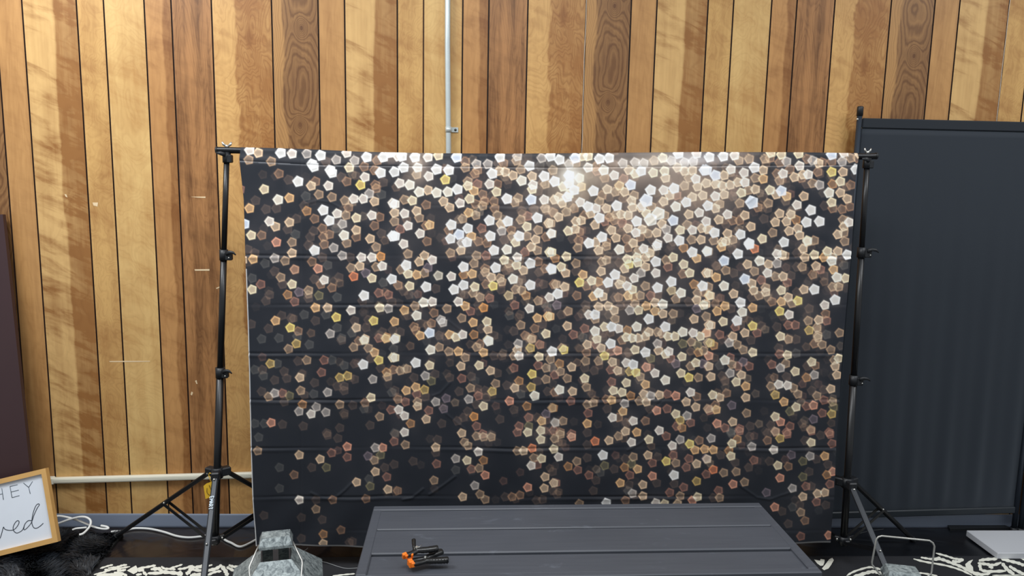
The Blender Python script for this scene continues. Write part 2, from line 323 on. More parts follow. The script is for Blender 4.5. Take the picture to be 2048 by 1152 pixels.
# ------------------------------------------------------------------ printed backdrop
TILES = {
 (480,290,5.76): "11 6 P;21 9 T;10 17 t;47 9 W;60 10 P;36 19 t;77 10 G;93 12 W;99 19 D;111 17 G;132 18 G;146 14 W;126 26 C;85 25 W;83 22 W;106 32 W;104 29 W;45 33 B;56 40 D;67 42 w;82 47 T;87 42 B;102 47 P;117 37 D;123 42 B;28 51 C;0 51 r;44 63 c;57 61 O;76 59 K;91 57 t;106 60 t;11 73 O;30 74 D;42 73 D;74 70 D;77 76 o;18 64 D;121 64 t;131 62 P;142 62 P;155 65 T;139 46 Y;144 37 P;143 25 B;162 32 w;155 29 B;178 31 W;156 46 B;149 56 G;157 50 B;163 57 K;165 43 D;184 44 P;176 67 P;178 78 T;178 88 t;96 75 w;112 79 P;103 87 w;86 85 B;125 72 B;122 81 t;134 84 C;152 81 P;161 83 B;155 93 B;163 102 D;134 98 T;134 106 B;120 104 c;118 91 G;111 96 K;95 96 B;103 103 B;96 106 B;85 99 D;81 106 D;34 88 P;41 94 T;57 89 T;55 97 D;64 103 K;65 85 D;5 91 L;13 104 C;25 104 B;42 112 R;60 112 t;150 108 T;123 113 t;176 105 w;158 18 B;165 14 W;173 9 W;182 13 P;123 9 P",
 (790,290,5.76): "8 13 W;23 14 W;38 14 P;50 12 C;71 14 L;10 26 W;26 26 P;25 34 t;48 28 w;62 29 w;39 36 P;58 40 Y;81 19 B;81 26 t;94 22 G;95 29 B;92 33 B;107 22 G;112 33 w;119 21 D;125 21 B;120 30 T;127 31 T;136 35 T;121 14 W;141 13 G;140 18 t;155 24 W;130 40 D;146 41 c;158 36 T;159 46 P;158 51 C;172 36 w;184 42 w;173 45 t;109 45 P;118 45 B;95 45 r;84 42 t;84 47 C;91 53 O;101 57 B;117 54 C;129 62 w;142 61 t;138 66 t;112 58 D;114 65 B;157 63 L;172 63 P;165 53 D;72 51 w;61 54 c;48 55 c;38 52 T;28 54 c;17 46 c;6 44 P;20 64 C;11 63 t;0 68 P;56 65 T;63 72 T;75 67 P;86 62 C;36 69 B;25 76 T;28 84 t;11 79 P;40 92 O;36 93 B;15 93 P;6 97 r;29 102 P;0 105 W;10 114 P;37 111 B;65 92 w;62 98 B;74 103 L;84 96 W;88 105 O;64 108 W;83 112 W;77 113 G;78 85 t;85 78 O;93 81 t;97 77 K;93 68 B;101 70 t;103 65 B;115 73 B;118 81 t;109 87 w;122 91 T;130 88 w;123 99 G;110 105 w;126 109 D;100 96 r;102 102 D;134 98 B;143 105 w;139 112 C;135 105 t;152 94 C;145 86 t;146 76 D;153 82 r;141 91 D;164 84 w;160 74 D;173 73 t;181 77 D;177 90 T;165 98 t;180 102 P;174 106 B;152 105 t;162 109 T;96 111 B;106 113 B;169 15 G;179 13 W;167 24 K;180 21 K;182 29 t;145 28 t",
 (1100,290,5.76): "11 17 W;29 15 L;22 22 G;30 21 B;44 13 C;38 13 C;57 16 W;68 15 W;84 21 G;44 26 P;53 25 B;54 30 r;62 29 c;63 38 B;74 35 P;73 22 D;91 29 T;98 20 G;108 21 G;105 30 W;98 33 C;119 32 C;132 30 C;133 38 T;120 18 t;130 15 C;140 18 G;155 20 G;165 19 G;147 26 T;178 29 L;168 39 P;170 48 T;164 29 T;155 30 T;160 38 t;155 47 t;180 44 T;148 10 W;169 10 P;22 35 w;22 44 W;28 52 W;20 60 W;34 38 C;36 48 O;15 48 C;10 60 T;22 57 C;14 67 T;5 63 T;6 42 w;50 53 w;66 51 T;80 47 O;75 54 t;86 54 T;93 46 L;85 39 r;60 58 B;57 65 t;68 60 D;35 66 P;44 71 w;53 73 P;47 79 T;57 84 w;65 73 T;77 70 w;94 64 T;97 58 t;95 72 T;105 72 T;111 64 J;117 71 t;111 79 C;125 79 j;116 86 j;106 70 G;116 52 w;131 52 P;143 50 w;138 58 T;146 58 r;131 65 T;145 71 c;157 66 W;164 60 T;176 58 T;160 80 T;172 78 P;182 70 W;180 88 P;142 87 L;132 81 t;129 91 T;100 88 w;90 96 T;99 101 P;106 97 T;113 102 t;123 101 T;134 97 G;136 107 P;150 98 C;158 92 t;164 98 P;175 96 T;163 109 t;174 109 T;149 110 w;124 114 P;96 113 T;104 106 B;88 108 B;118 109 D;76 107 T;71 98 T;60 106 w;45 113 w;52 92 T;40 81 B;30 88 T;36 87 T;29 97 T;21 99 C;34 100 B;10 83 T;19 77 t;28 73 B;4 78 B;26 108 D;33 110 B;1 90 t;2 102 T;82 80 T;90 81 T;76 80 t;69 83 B;74 87 B;63 88 r;83 90 r;184 97 B;53 112 T;65 112 B",
 (1410,290,5.76): "5 14 W;21 13 W;34 12 P;39 18 t;51 16 t;69 16 t;75 15 B;76 9 C;88 11 C;108 10 C;118 16 B;124 18 G;131 21 T;94 19 G;86 20 B;109 24 P;135 20 B;146 11 L;146 19 B;158 19 G;168 15 t;178 10 T;176 15 B;160 9 P;2 29 L;12 35 L;22 35 T;30 28 P;45 32 P;57 26 w;67 29 T;58 38 t;67 39 O;90 33 P;83 33 B;98 28 B;86 41 t;103 37 T;113 34 T;111 38 B;119 34 P;130 31 B;132 33 D;146 31 Y;159 31 T;174 28 W;147 45 o;156 42 C;168 46 B;143 55 c;156 55 T;164 62 T;146 66 C;147 73 B;138 70 D;158 74 B;167 71 B;124 44 t;132 46 G;117 45 D;29 46 T;38 43 T;46 43 P;20 47 T;12 45 T;42 55 C;50 52 t;58 51 T;75 52 C;82 57 T;88 53 L;94 59 O;93 64 D;114 59 T;106 69 P;122 75 w;12 59 P;22 57 T;32 59 D;40 67 t;54 66 J;61 72 B;67 60 D;73 67 t;72 73 D;5 71 W;12 73 T;17 68 t;3 88 P;16 86 T;26 80 P;37 77 D;46 81 T;32 87 B;40 87 B;24 91 D;53 94 T;68 85 D;86 79 T;99 80 T;94 88 T;81 89 T;105 86 o;117 89 w;132 88 w;97 99 T;107 96 T;109 104 T;78 101 t;66 108 C;91 112 W;118 110 C;126 110 t;51 113 W;11 101 w;26 102 T;41 103 W;3 97 T;159 86 t;166 89 P;160 94 T;153 103 T;160 101 t;161 111 t;10 110 t;20 112 T;32 109 t;24 111 T",
 (480,480,5.76): "9 11 D;15 22 O;3 23 T;17 15 D;40 21 G;52 24 t;60 15 T;29 27 K;63 34 r;63 34 B;40 36 D;47 43 t;14 44 K;24 51 r;14 57 C;60 51 C;49 51 D;55 63 o;68 60 U;63 71 r;79 58 t;79 67 D;91 64 E;86 12 w;95 20 D;83 25 B;90 33 R;101 29 K;108 9 G;97 5 B;79 6 D;118 18 G;157 8 t;140 20 P;152 20 P;162 19 Z;127 20 D;128 32 t;138 30 T;157 31 t;164 30 P;145 38 U;152 44 C;131 42 Q;114 43 D;97 46 P;93 51 B;86 45 D;106 55 B;112 66 K;143 64 w;160 61 r;171 63 r;175 45 W;165 49 K;182 52 B;87 78 O;101 78 T;99 86 K;111 89 Y;128 81 P;161 78 C;171 79 G;154 93 Y;148 92 D;178 94 O;134 101 T;129 107 K;104 108 G;112 101 K;74 86 K;48 87 D;41 93 O;33 102 D;58 101 Y;59 90 D;66 111 K;67 105 B;87 93 D;25 114 K;45 113 K;30 70 D;34 63 D;132 93 D;145 101 D;164 106 D;169 112 o;176 104 D;117 113 K;144 114 T;160 113 r;141 70 D;175 71 D;13 97 D",
 (790,480,5.76): "15 16 t;34 18 T;28 25 T;43 23 P;13 29 w;7 34 t;15 39 C;25 40 O;38 32 U;34 38 t;5 53 D;17 53 C;10 59 D;16 63 D;36 54 w;47 56 D;50 41 E;50 41 G;65 42 P;68 57 w;79 31 w;79 40 o;89 39 O;79 52 W;92 54 C;91 27 t;80 63 D;90 61 t;98 66 t;96 64 D;96 75 D;109 67 r;64 15 t;76 12 T;94 18 t;105 18 r;114 12 w;129 11 c;141 20 P;126 23 C;131 27 t;140 29 C;156 27 w;148 35 T;116 32 w;104 33 B;104 37 t;101 42 D;105 51 B;111 43 T;113 53 Y;121 44 t;123 48 t;122 57 D;128 35 D;136 45 c;146 45 D;156 52 w;171 51 D;139 57 t;146 58 t;151 64 o;131 64 t;131 64 E;165 70 t;155 79 P;157 8 T;150 14 r;164 12 t;178 14 C;165 25 B;166 37 D;173 33 B;180 33 w;183 51 B;178 66 P;33 72 c;43 71 P;23 76 t;11 81 O;15 87 D;25 87 c;45 84 B;53 92 G;55 95 G;60 79 t;73 71 P;81 76 O;77 90 t;87 82 r;90 95 O;102 78 Z;106 94 C;107 103 T;91 109 o;100 102 D;78 109 P;70 112 C;63 109 O;51 110 D;40 107 L;42 96 B;30 96 D;22 100 B;29 110 O;6 106 D;1 95 O;1 113 C;24 104 B;107 115 C;114 110 D;132 87 K;144 86 D;145 98 t;137 105 D;150 110 B;158 113 B;161 102 B;170 97 D;164 90 O;176 88 O;174 108 C;172 73 D;138 75 r;175 77 K",
 (1100,480,5.76): "2 14 C;6 21 o;19 19 C;2 34 c;13 31 C;18 38 T;30 27 t;30 36 D;38 40 O;34 49 Y;42 53 B;48 47 C;56 48 o;59 36 T;65 23 t;60 25 t;32 9 t;45 5 w;56 12 T;65 7 t;80 11 c;90 9 B;102 12 t;108 10 P;115 15 T;123 7 P;154 9 o;164 14 w;181 13 c;169 21 O;142 20 C;134 23 t;136 31 r;122 25 w;122 38 P;154 28 C;153 39 B;161 38 C;180 38 T;100 20 C;101 26 C;110 20 T;110 31 T;91 28 Y;89 22 C;80 26 D;86 33 T;105 38 G;97 44 P;89 53 P;95 57 C;75 40 w;67 49 w;63 57 D;82 46 t;80 51 T;79 66 B;75 66 D;90 64 O;96 65 o;104 64 t;116 64 r;124 63 D;110 53 t;124 55 w;140 48 w;140 58 E;140 58 t;151 61 c;166 51 o;176 53 w;170 61 t;178 60 B;183 64 O;169 69 T;177 75 C;160 71 D;169 79 U;145 68 t;7 51 t;17 54 T;9 62 w;1 65 P;31 64 B;8 75 U;56 61 c;50 65 O;61 65 T;41 75 D;56 77 T;67 76 T;74 81 T;81 76 D;89 73 D;98 74 t;102 81 C;92 81 G;111 76 O;121 72 T;130 74 c;121 82 O;130 85 T;142 85 t;114 91 w;21 82 t;13 86 D;0 88 O;37 85 D;45 86 P;52 86 W;52 91 t;75 91 t;20 99 T;40 102 r;27 109 r;38 112 K;52 105 c;63 100 C;71 100 W;79 102 P;89 104 o;100 100 c;114 106 T;124 106 t;133 100 w;129 108 t;136 111 C;144 111 C;153 106 c;165 107 P;173 111 C;180 107 Q;88 112 C;95 113 C;54 114 C;110 111 T;166 91 T;180 88 t;183 98 T;102 113 T",
 (1410,480,5.76): "3 13 C;4 38 T;13 43 O;13 30 D;22 24 L;24 35 t;33 38 D;38 16 w;31 10 D;19 8 O;51 5 w;57 10 Q;49 28 T;63 24 c;57 36 t;73 28 T;72 38 P;65 46 r;81 42 t;83 16 P;89 17 T;92 18 t;83 27 G;91 4 W;46 45 L;22 53 c;4 54 t;6 64 T;33 62 T;54 50 T;56 58 T;62 64 t;70 55 t;70 60 T;54 66 D;90 42 T;99 41 D;95 49 r;88 58 C;77 71 B;88 71 O;96 66 T;107 70 Y;100 73 t;106 60 D;86 82 Y;97 86 P;114 57 T;126 57 w;113 10 T;106 15 D;115 20 T;112 31 t;106 31 D;126 17 C;118 2 T;141 13 C;153 13 T;164 17 W;137 20 O;146 24 c;147 20 T;128 30 T;133 34 r;124 40 B;148 34 O;137 41 D;152 43 c;162 44 C;160 29 K;147 54 t;154 54 t;150 69 w;138 75 P;120 79 D;23 76 O;14 82 O;30 79 D;41 72 w;43 83 c;55 78 O;21 94 C;37 93 w;35 100 r;41 97 D;7 98 T;2 107 R;17 109 r;32 111 T;46 107 T;55 99 Y;60 107 r;65 99 D;1 74 T;2 88 t;87 111 C;96 98 r;104 98 r;83 100 D;96 113 D;119 93 t;120 104 y;131 92 T;140 93 r;139 85 B;129 101 t;130 110 t;140 109 K;155 107 t",
 (480,670,5.76): "25 6 K;65 10 y;56 16 t;80 11 K;117 6 D;143 6 C;131 14 t;137 7 B;148 15 t;168 4 O;178 5 P;177 16 K;155 20 O;160 29 Y;151 27 D;176 26 C;142 34 w;132 33 D;162 38 D;169 43 o;170 48 t;177 40 B;120 35 K;35 33 y;43 33 K;77 29 t;67 30 D;97 29 r;106 29 K;94 43 r;69 49 T;86 55 D;115 49 y;124 47 y;132 51 D;153 51 G;112 59 D;120 59 D;120 64 D;101 66 G;70 64 t;74 69 D;85 68 K;40 67 G;33 71 t;49 67 r;57 70 E;51 77 D;72 80 o;68 88 G;82 91 P;88 83 G;99 89 G;115 80 t;120 90 D;151 72 C;144 78 B;143 85 K;175 66 K;182 74 B;161 94 t;174 86 r;183 86 P;150 104 D;28 102 K;36 101 R;17 102 K;49 103 D;73 105 D;115 107 D;100 113 D;178 113 K;26 40 D;17 40 K;40 52 D;25 65 D;27 47 K;54 50 D;51 42 D;130 81 D",
 (790,670,5.76): "41 17 c;51 14 t;62 19 t;73 19 O;81 26 t;94 14 t;98 10 B;102 20 O;108 7 c;114 24 D;123 24 D;142 10 G;141 17 T;143 24 P;137 24 t;157 5 t;156 15 y;167 11 r;166 25 C;181 19 w;179 28 t;24 32 w;40 35 C;0 26 C;14 39 t;6 41 t;22 49 D;35 47 G;46 45 D;42 53 E;63 49 D;76 36 T;77 50 r;88 48 D;97 35 C;110 41 T;118 44 D;116 56 t;137 38 r;143 53 o;129 58 D;138 61 T;158 45 Y;165 35 r;174 38 t;181 37 K;184 46 r;174 51 t;164 53 D;24 60 O;13 64 O;34 63 y;25 68 r;35 71 D;0 64 D;3 72 D;12 77 r;26 77 t;26 82 T;47 77 G;59 73 U;56 85 U;39 87 r;36 97 T;11 93 P;18 102 o;11 112 P;54 102 D;74 65 D;87 61 t;85 74 G;96 70 r;95 62 D;104 64 D;112 65 y;102 82 C;94 80 D;105 72 D;91 94 Z;84 88 D;79 95 D;72 99 D;94 105 r;77 113 T;101 114 r;111 115 D;132 76 R;145 68 K;157 60 y;161 70 c;152 82 o;137 86 D;154 95 r;164 95 D;174 91 U;169 99 O;168 110 C;184 100 K;154 105 E;143 105 r;153 112 C;141 112 r;181 84 t;184 66 B;121 97 D;176 65 D",
 (1100,670,5.76): "3 19 w;14 15 t;16 17 Y;2 28 t;11 33 o;25 37 T;20 50 t;12 42 t;4 47 r;2 38 D;11 63 c;26 65 T;40 50 C;42 60 t;43 11 T;42 20 B;41 30 t;40 38 D;55 6 C;53 11 r;59 15 T;70 10 w;63 24 Y;70 19 r;78 18 R;56 30 t;51 41 D;72 31 T;70 40 r;78 41 T;83 6 B;105 11 D;90 20 D;98 17 C;110 20 w;124 10 G;125 18 T;116 27 E;137 19 P;133 22 C;139 27 r;152 25 C;145 33 U;153 10 E;163 8 t;170 12 E;171 20 o;177 18 t;182 9 t;183 24 R;183 36 T;168 32 C;176 33 U;162 36 t;151 44 C;160 49 Y;171 49 t;184 48 D;88 32 P;96 34 W;111 37 R;121 44 P;104 48 t;92 42 y;99 43 Y;88 55 C;71 54 r;73 64 C;83 66 C;93 70 o;71 75 O;65 74 B;86 79 G;84 88 O;72 95 P;79 95 B;96 99 P;110 57 O;133 52 c;108 68 T;116 70 G;126 69 T;135 68 r;145 70 R;162 66 P;169 71 B;157 77 T;168 83 T;145 91 C;158 93 G;150 98 y;162 101 r;146 105 r;152 107 o;123 87 R;135 85 r;111 77 T;103 76 t;24 76 r;43 80 t;50 78 t;4 84 o;6 101 G;15 99 t;43 102 O;44 90 r;66 85 D;88 101 D;87 111 T;100 112 O;126 110 P;110 99 B;115 85 D;182 85 t;4 110 r;12 112 B;25 114 r",
 (1410,670,5.76): "6 9 y;10 12 o;5 24 R;5 37 T;7 48 T;28 9 G;37 11 t;44 17 t;23 29 c;17 35 K;44 31 U;38 36 r;51 36 r;29 44 G;42 46 T;20 47 D;23 53 D;31 34 t;29 26 r;55 20 C;53 6 D;36 54 C;47 59 O;47 72 T;9 69 C;17 72 T;25 67 B;31 81 U;12 81 B;13 86 O;5 87 r;48 90 t;14 102 R;32 100 T;23 107 r;40 108 r;30 111 K;52 105 D;86 3 C;96 5 t;105 5 D;85 15 D;86 22 r;95 23 C;105 21 K;93 33 t;87 38 G;77 34 r;104 42 C;75 50 D;94 48 D;76 59 t;85 57 P;95 58 P;102 61 t;107 68 t;81 69 y;91 77 O;105 83 C;98 88 E;81 94 C;87 100 R;98 105 r;94 112 r;81 111 t;76 104 D;112 102 D;125 97 U;135 90 r;146 91 y;125 81 R;117 82 r;137 75 r;129 70 t;123 64 D;145 62 T;152 46 T;150 36 T;149 29 t;147 77 t;148 83 E;126 46 G;117 49 o;123 31 C;118 36 D;130 3 t;126 10 B;135 11 t;145 17 t;140 1 K;154 27 C;127 35 B;122 109 t;143 112 r;137 63 D",
 (480,860,4.8): "18 7 K;17 20 t;57 24 T;77 28 T;69 36 D;83 36 E;52 43 B;88 22 r;103 16 R;103 26 r;94 8 D;84 5 D;130 17 G;137 17 R;135 24 E;123 25 U;129 29 t;130 40 T;139 36 D;141 45 r;148 11 r;149 4 D;112 50 T;124 47 K;125 54 E;142 57 T;149 59 D;121 66 B;89 67 B;73 76 t;73 67 D;57 67 P;59 84 D;79 86 D;23 82 D;97 96 B;80 100 o;80 109 T;59 104 D;108 107 D;148 33 D;38 36 K;38 56 K;105 108 D",
 (790,860,5.76): "12 17 t;0 14 r;49 11 D;47 20 T;47 26 D;48 39 r;45 58 t;80 14 t;84 18 t;94 7 t;102 8 t;111 8 t;168 11 C;158 21 Q;148 24 T;141 24 t;96 25 P;70 33 G;83 35 C;102 35 o;70 46 K;88 45 r;97 44 t;104 52 R;160 32 t;169 33 C;157 41 P;164 40 r;173 54 T;153 66 R;172 67 T;144 75 B;135 77 B;127 77 D;92 64 G;78 77 T;98 74 t;104 80 t;183 61 T;182 70 D;183 22 C;184 10 t;163 81 D;170 80 D;3 70 B;21 36 D",
 (1100,860,5.76): "6 22 C;10 31 P;6 9 t;12 5 t;14 15 D;25 8 R;43 3 D;43 17 D;52 13 Q;68 12 T;79 7 t;94 14 P;114 11 C;134 7 r;150 11 G;141 18 P;161 16 Y;167 23 O;178 22 O;172 12 B;61 29 w;31 36 t;43 32 D;21 42 o;32 46 r;45 52 r;58 49 K;63 41 E;74 45 D;53 58 D;94 39 E;96 31 t;87 33 D;86 43 o;101 45 O;92 52 r;113 29 T;118 38 r;118 53 R;134 36 Y;142 29 r;143 52 w;145 38 t;124 31 D;160 33 r;157 43 r;169 39 T;180 33 U;180 51 r;169 59 y;154 66 r;170 77 C;138 72 r;143 62 D;164 81 R;81 61 O;107 63 T;107 76 T;95 73 G;90 70 K;91 63 D;87 81 B;122 84 P;132 85 C;147 85 T;65 84 W;34 85 t;7 61 r;50 70 D;8 74 D;3 48 D;123 61 D;150 76 t",
 (1410,860,4.8): "6 8 G;8 19 O;2 28 T;25 3 K;31 9 o;26 13 C;33 1 r;43 6 D;23 20 o;25 25 C;15 24 D;45 16 G;47 29 r;29 31 D;42 36 D;8 38 Q;18 41 t;30 40 t;38 50 t;27 52 R;13 58 r;14 65 t;8 65 D;60 3 D;60 10 B;68 2 r;72 8 y;79 4 r;66 19 P;62 30 D;70 34 C;80 35 B;72 46 R;59 60 U;84 56 G;83 24 U;94 64 T;94 30 E;101 25 G;107 28 D;102 12 C;96 10 D;102 1 r;120 4 r;122 13 r;115 25 O;94 45 E;100 40 D;97 54 r;102 54 D;117 43 o;123 40 R;120 52 r;108 61 T;115 60 T;107 69 r;116 72 D;67 74 R;74 78 D;84 74 K;92 79 t;96 87 B;92 102 r;119 101 R;91 72 D;80 90 D;111 5 D;118 33 D",
}
PC = dict(w=(1.0,.98,.95), W=(.95,.94,.92), P=(.92,.86,.81), c=(.98,.93,.85), C=(.90,.81,.68), T=(.78,.67,.56), t=(.55,.465,.395), O=(.80,.63,.46),
          o=(.56,.42,.31), B=(.45,.36,.31), D=(.285,.255,.255), R=(.74,.53,.45), r=(.45,.335,.31), G=(.64,.61,.59), K=(.275,.28,.29),
          Y=(.90,.77,.46), y=(.66,.56,.36), L=(.90,.94,1.0), J=(.93,.96,1.0), j=(.97,.93,.85), E=(.37,.355,.29), U=(.37,.34,.375), Z=(.72,.50,.31), Q=(.74,.45,.33))
BX0, BY0, SC = 440.0, 270.0, 1.7
BWD, BHT = int((1780-BX0)*SC), int((1120-BY0)*SC)
bgc = np.array([.132, .150, .185])
img = np.zeros((BHT, BWD, 3)); img[:] = bgc
yy, xx = np.mgrid[0:BHT, 0:BWD]; PX = xx/SC+BX0; PY = yy/SC+BY0
def screen(sl, add):                               # add light over what is printed already
    img[sl] = 1-(1-img[sl])*(1-np.clip(add, 0, 1))
def glow(x, y, sx, sy, a, c):
    g = np.exp(-(((PX-x)/sx)**2+((PY-y)/sy)**2))[..., None]*a
    screen(np.s_[:, :], g*np.array(c))
tan = (.62,.48,.36)
for q in [(1330,350,150,60,.42,tan),(1400,385,75,50,.55,tan),(1290,430,60,45,.4,tan),(1142,352,22,20,.95,(1,.98,.9)),(1150,365,55,50,.55,(.8,.66,.46)),
          (1215,350,60,35,.35,tan),(1300,325,60,28,.55,(.75,.66,.55)),(1385,318,60,14,.6,(.8,.8,.82)),(836,325,26,40,.5,(.7,.58,.46)),(830,345,22,30,.35,tan),(1120,400,40,40,.4,tan),
          (1060,420,60,60,.16,tan),(1030,520,60,60,.12,tan),(1260,640,110,60,.16,tan),(1300,560,120,80,.14,tan),(1235,520,60,60,.2,tan),(620,520,150,150,.02,tan),
          (920,480,40,30,.25,tan),(860,430,60,60,.10,tan),(1300,720,90,60,.12,tan),(1620,640,40,90,.12,tan),(1500,560,60,60,.1,tan),(1040,330,30,22,.4,tan),(760,315,80,10,.35,tan),(1480,312,40,12,.5,tan)]:
    glow(*q)
ents = []
for (ox, oy, sc), s in TILES.items():
    for e in s.split(';'):
        p = e.split(); ents.append((ox+float(p[0])*10/sc, oy+float(p[1])*10/sc, p[2]))
# faint out-of-focus lights that cluster round the bright ones
faint = []
for i in range(1000):
    bx, by, _ = ents[rng.integers(len(ents))]
    x = bx+rng.normal()*20; y = by+rng.normal()*19
    if rng.random() < .1: x = rng.uniform(485, 1715)
    dens = .25+.75*min(1, max(0, (x-560)/500))
    if rng.random() > dens*(1.15-max(0, (y-600)/700)): continue
    faint.append((x, y, rng.choice(list('DDDDBKrtDB')), rng.uniform(.22, .62)))
ang = [math.radians(a) for a in (176, 104, 32, -40, -112)]
def pent(x, y, key, alpha=1.0, R=11.2, soft=.9, da=0.0):
    c = np.array(PC[key]); cc = np.clip(1-(1-c)/(1-bgc), 0, 1)
    bright = c.mean()
    if key in 'wLWc': R *= 1.06
    if key in 'wL': R *= 1.03
    if key in 'Jj': R *= 1.32
    R = R*(1-.10*max(0, (y-300)/800))
    x0 = max(0, int((x-R*1.3-BX0)*SC)); x1 = min(BWD, int((x+R*1.3-BX0)*SC)+2); y0 = max(0, int((y-R*1.3-BY0)*SC)); y1 = min(BHT, int((y+R*1.3-BY0)*SC)+2)
    if x1 <= x0 or y1 <= y0: return
    dx = PX[y0:y1, x0:x1]-x; dy = -(PY[y0:y1, x0:x1]-y)
    d = np.full(dx.shape, -1e9)
    for a in ang:
        m = a+math.pi/5+da
        d = np.maximum(d, dx*math.cos(m)+dy*math.sin(m))
    rr = np.hypot(dx, dy); ap = R*.815
    e = np.where(rr > R*.9, np.maximum(d, rr-R*.10-ap*.985), d)
    inside = 1/(1+np.exp((e-ap)/(soft*.33)))
    rim = np.exp(-((e-ap+1.5)/1.1)**2)
    core = .84+.08*np.clip(e/ap, 0, 1)
    k = (core+rim*(.95-.75*bright)*(1 if bright > .3 else .5))*inside*alpha
    screen(np.s_[y0:y1, x0:x1], k[..., None]*cc)
for x, y, k, a in faint: pent(x, y, k, a, R=10.2, soft=1.6, da=rng.normal()*.05)
seen = []
for x, y, k in sorted(ents, key=lambda e: sum(PC[e[2]])):
    if any(abs(x-a) < 3 and abs(y-b) < 3 and k == q for a, b, q in seen): continue
    seen.append((x, y, k)); pent(x, y, k, 1.0, da=rng.normal()*.04)
lum = np.clip(img.mean(-1)-.16, 0, 1)               # soft brown haze in the print round the denser clusters
fyq = np.fft.fftfreq(BHT)[:, None]; fxq = np.fft.fftfreq(BWD)[None, :]; sgm = 15*SC
hz_ = np.real(np.fft.ifft2(np.fft.fft2(lum)*np.exp(-2*(math.pi*sgm)**2*(fyq**2+fxq**2))))
mott = np.real(np.fft.ifft2(np.fft.fft2(rng.normal(size=lum.shape))*np.exp(-2*(math.pi*9*SC)**2*(fyq**2+fxq**2)))); mott = np.clip(1+.5*mott/mott.std(), .2, 2)
screen(np.s_[:, :], (np.clip(hz_, 0, 1)*.42*mott)[..., None]*np.array((.62, .50, .42)))
low = np.clip((PY-560)/500, 0, 1)[..., None]
img = img*(1-.10*low)
Ledge = [(293,480),(318,478.5),(400,487),(560,492),(700,497),(860,500.5),(960,504),(1040,508),(1092,512)]
Redge = [(300,1722),(340,1713),(400,1708),(460,1705),(560,1696),(700,1684),(830,1677),(900,1671.5),(960,1669.5),(1050,1663),(1092,1660)]
Tedge = [(478,294),(560,296),(640,299),(720,303),(860,306),(1024,307),(1200,305.5),(1400,303.5),(1600,304),(1724,306)]
Bedge = [(505,1092),(600,1093),(760,1094),(1100,1092),(1500,1089),(1665,1084)]
YC = -.345; YF = -.362; RR = .0125
rodpts = [aty(x, y+7, YC) for x, y in Tedge]
lz = np.array([[aty(x, y, YF)[2], aty(x, y, YF)[0]] for y, x in Ledge])[::-1]
rz = np.array([[aty(x, y, YF)[2], aty(x, y, YF)[0]] for y, x in Redge])[::-1]
tz = np.array([[aty(x, y, YF)[0], aty(x, y, YF)[2]] for x, y in Tedge]); bz = np.array([[aty(x, y, YF)[0], aty(x, y, YF)[2]] for x, y in Bedge])
NU, NV, NA = 1000, 660, 12
sg = np.linspace(0, 1, NU)
xa = np.interp(1.57, lz[:, 0], lz[:, 1]); xb = np.interp(1.57, rz[:, 0], rz[:, 1])
xt = xa+(xb-xa)*sg; ztop = np.interp(xt, tz[:, 0], tz[:, 1]); zbot = np.interp(xt, bz[:, 0], bz[:, 1])
V = []
zc = ztop-RR
for j in range(NA+6):                               # back flap, over the rod, to the front
    if j < 6:
        t = j/6; zz = zc-.07*(1-t); yv = YC+RR+0*zz
    else:
        a = math.pi*(j-6)/NA; zz = zc+RR*math.sin(a); yv = YC+RR*math.cos(a)+0*zz
    V.append(np.stack([xt, yv, zz], 1))
tt = np.linspace(0, 1, NV)**1.0
SS, TT = np.meshgrid(sg, tt[1:]); ZZ = zc[None, :]*(1-TT)+zbot[None, :]*TT
XL = np.interp(ZZ.ravel(), lz[:, 0], lz[:, 1]).reshape(ZZ.shape); XR = np.interp(ZZ.ravel(), rz[:, 0], rz[:, 1]).reshape(ZZ.shape)
XX = XL+(XR-XL)*SS
ease = np.clip((zc[None, :]-ZZ)/.05, 0, 1); ease = ease*ease*(3-2*ease)
YY = (YC-RR)*(1-ease)+YF*ease
gx, gy = projv(np.stack([XX, YY*0+YF, ZZ], -1).reshape(-1, 3)); gx = gx.reshape(XX.shape); gy = gy.reshape(XX.shape)
def sm(v, a, b): t = np.clip((v-a)/(b-a), 0, 1); return t*t*(3-2*t)
ph = np.sin(gx*.013)*1.5+np.sin(gx*.037+1)*.8
disp = np.zeros_like(XX)                            # + towards the wall
creases = [(410,.5),(511,1),(609,1),(706,1),(799,1.1),(895,1.1),(993,1.1),(1060,.4)]
for yc_, a in creases:
    d = gy-(yc_+ph*.7+(2.5 if yc_ < 520 else 0)*np.tanh((gx-600)/80)*.6)
    mod = .55+.45*np.sin(gx*.011+yc_)
    if yc_ == 410: mod = np.exp(-((gx-1000)/130)**2)
    disp += a*mod*(.0030*np.exp(-(d/2.6)**2)-.0016*np.exp(-((d-5)/3.5)**2))
    disp += -.0035*a*mod*np.exp(-np.abs(d)/26)
for xc_, a in [(602,.5),(860,.35),(1097,.8),(1360,.4)]:
    d = gx-(xc_+np.sin(gy*.01)*1.5); disp += a*(.0022*np.exp(-(d/2.4)**2)-.0012*np.exp(-((d-4)/3)**2))
d = gy-(np.interp(gx, [480,640,1100,1400,1722], [322,331,336,333,331])); disp += .0022*np.exp(-(d/1.6)**2)-.0025*np.exp(-((d+8)/6)**2)
def ridge(P, a, wd=2.6):
    global disp
    best = np.full(XX.shape, 1e9)
    for (x0, y0), (x1, y1) in zip(P[:-1], P[1:]):
        L2 = (x1-x0)**2+(y1-y0)**2; t = np.clip(((gx-x0)*(x1-x0)+(gy-y0)*(y1-y0))/L2, 0, 1)
        best = np.minimum(best, np.hypot(gx-x0-t*(x1-x0), gy-y0-t*(y1-y0)))
    disp = disp-.6*a*np.exp(-(best/wd)**2)
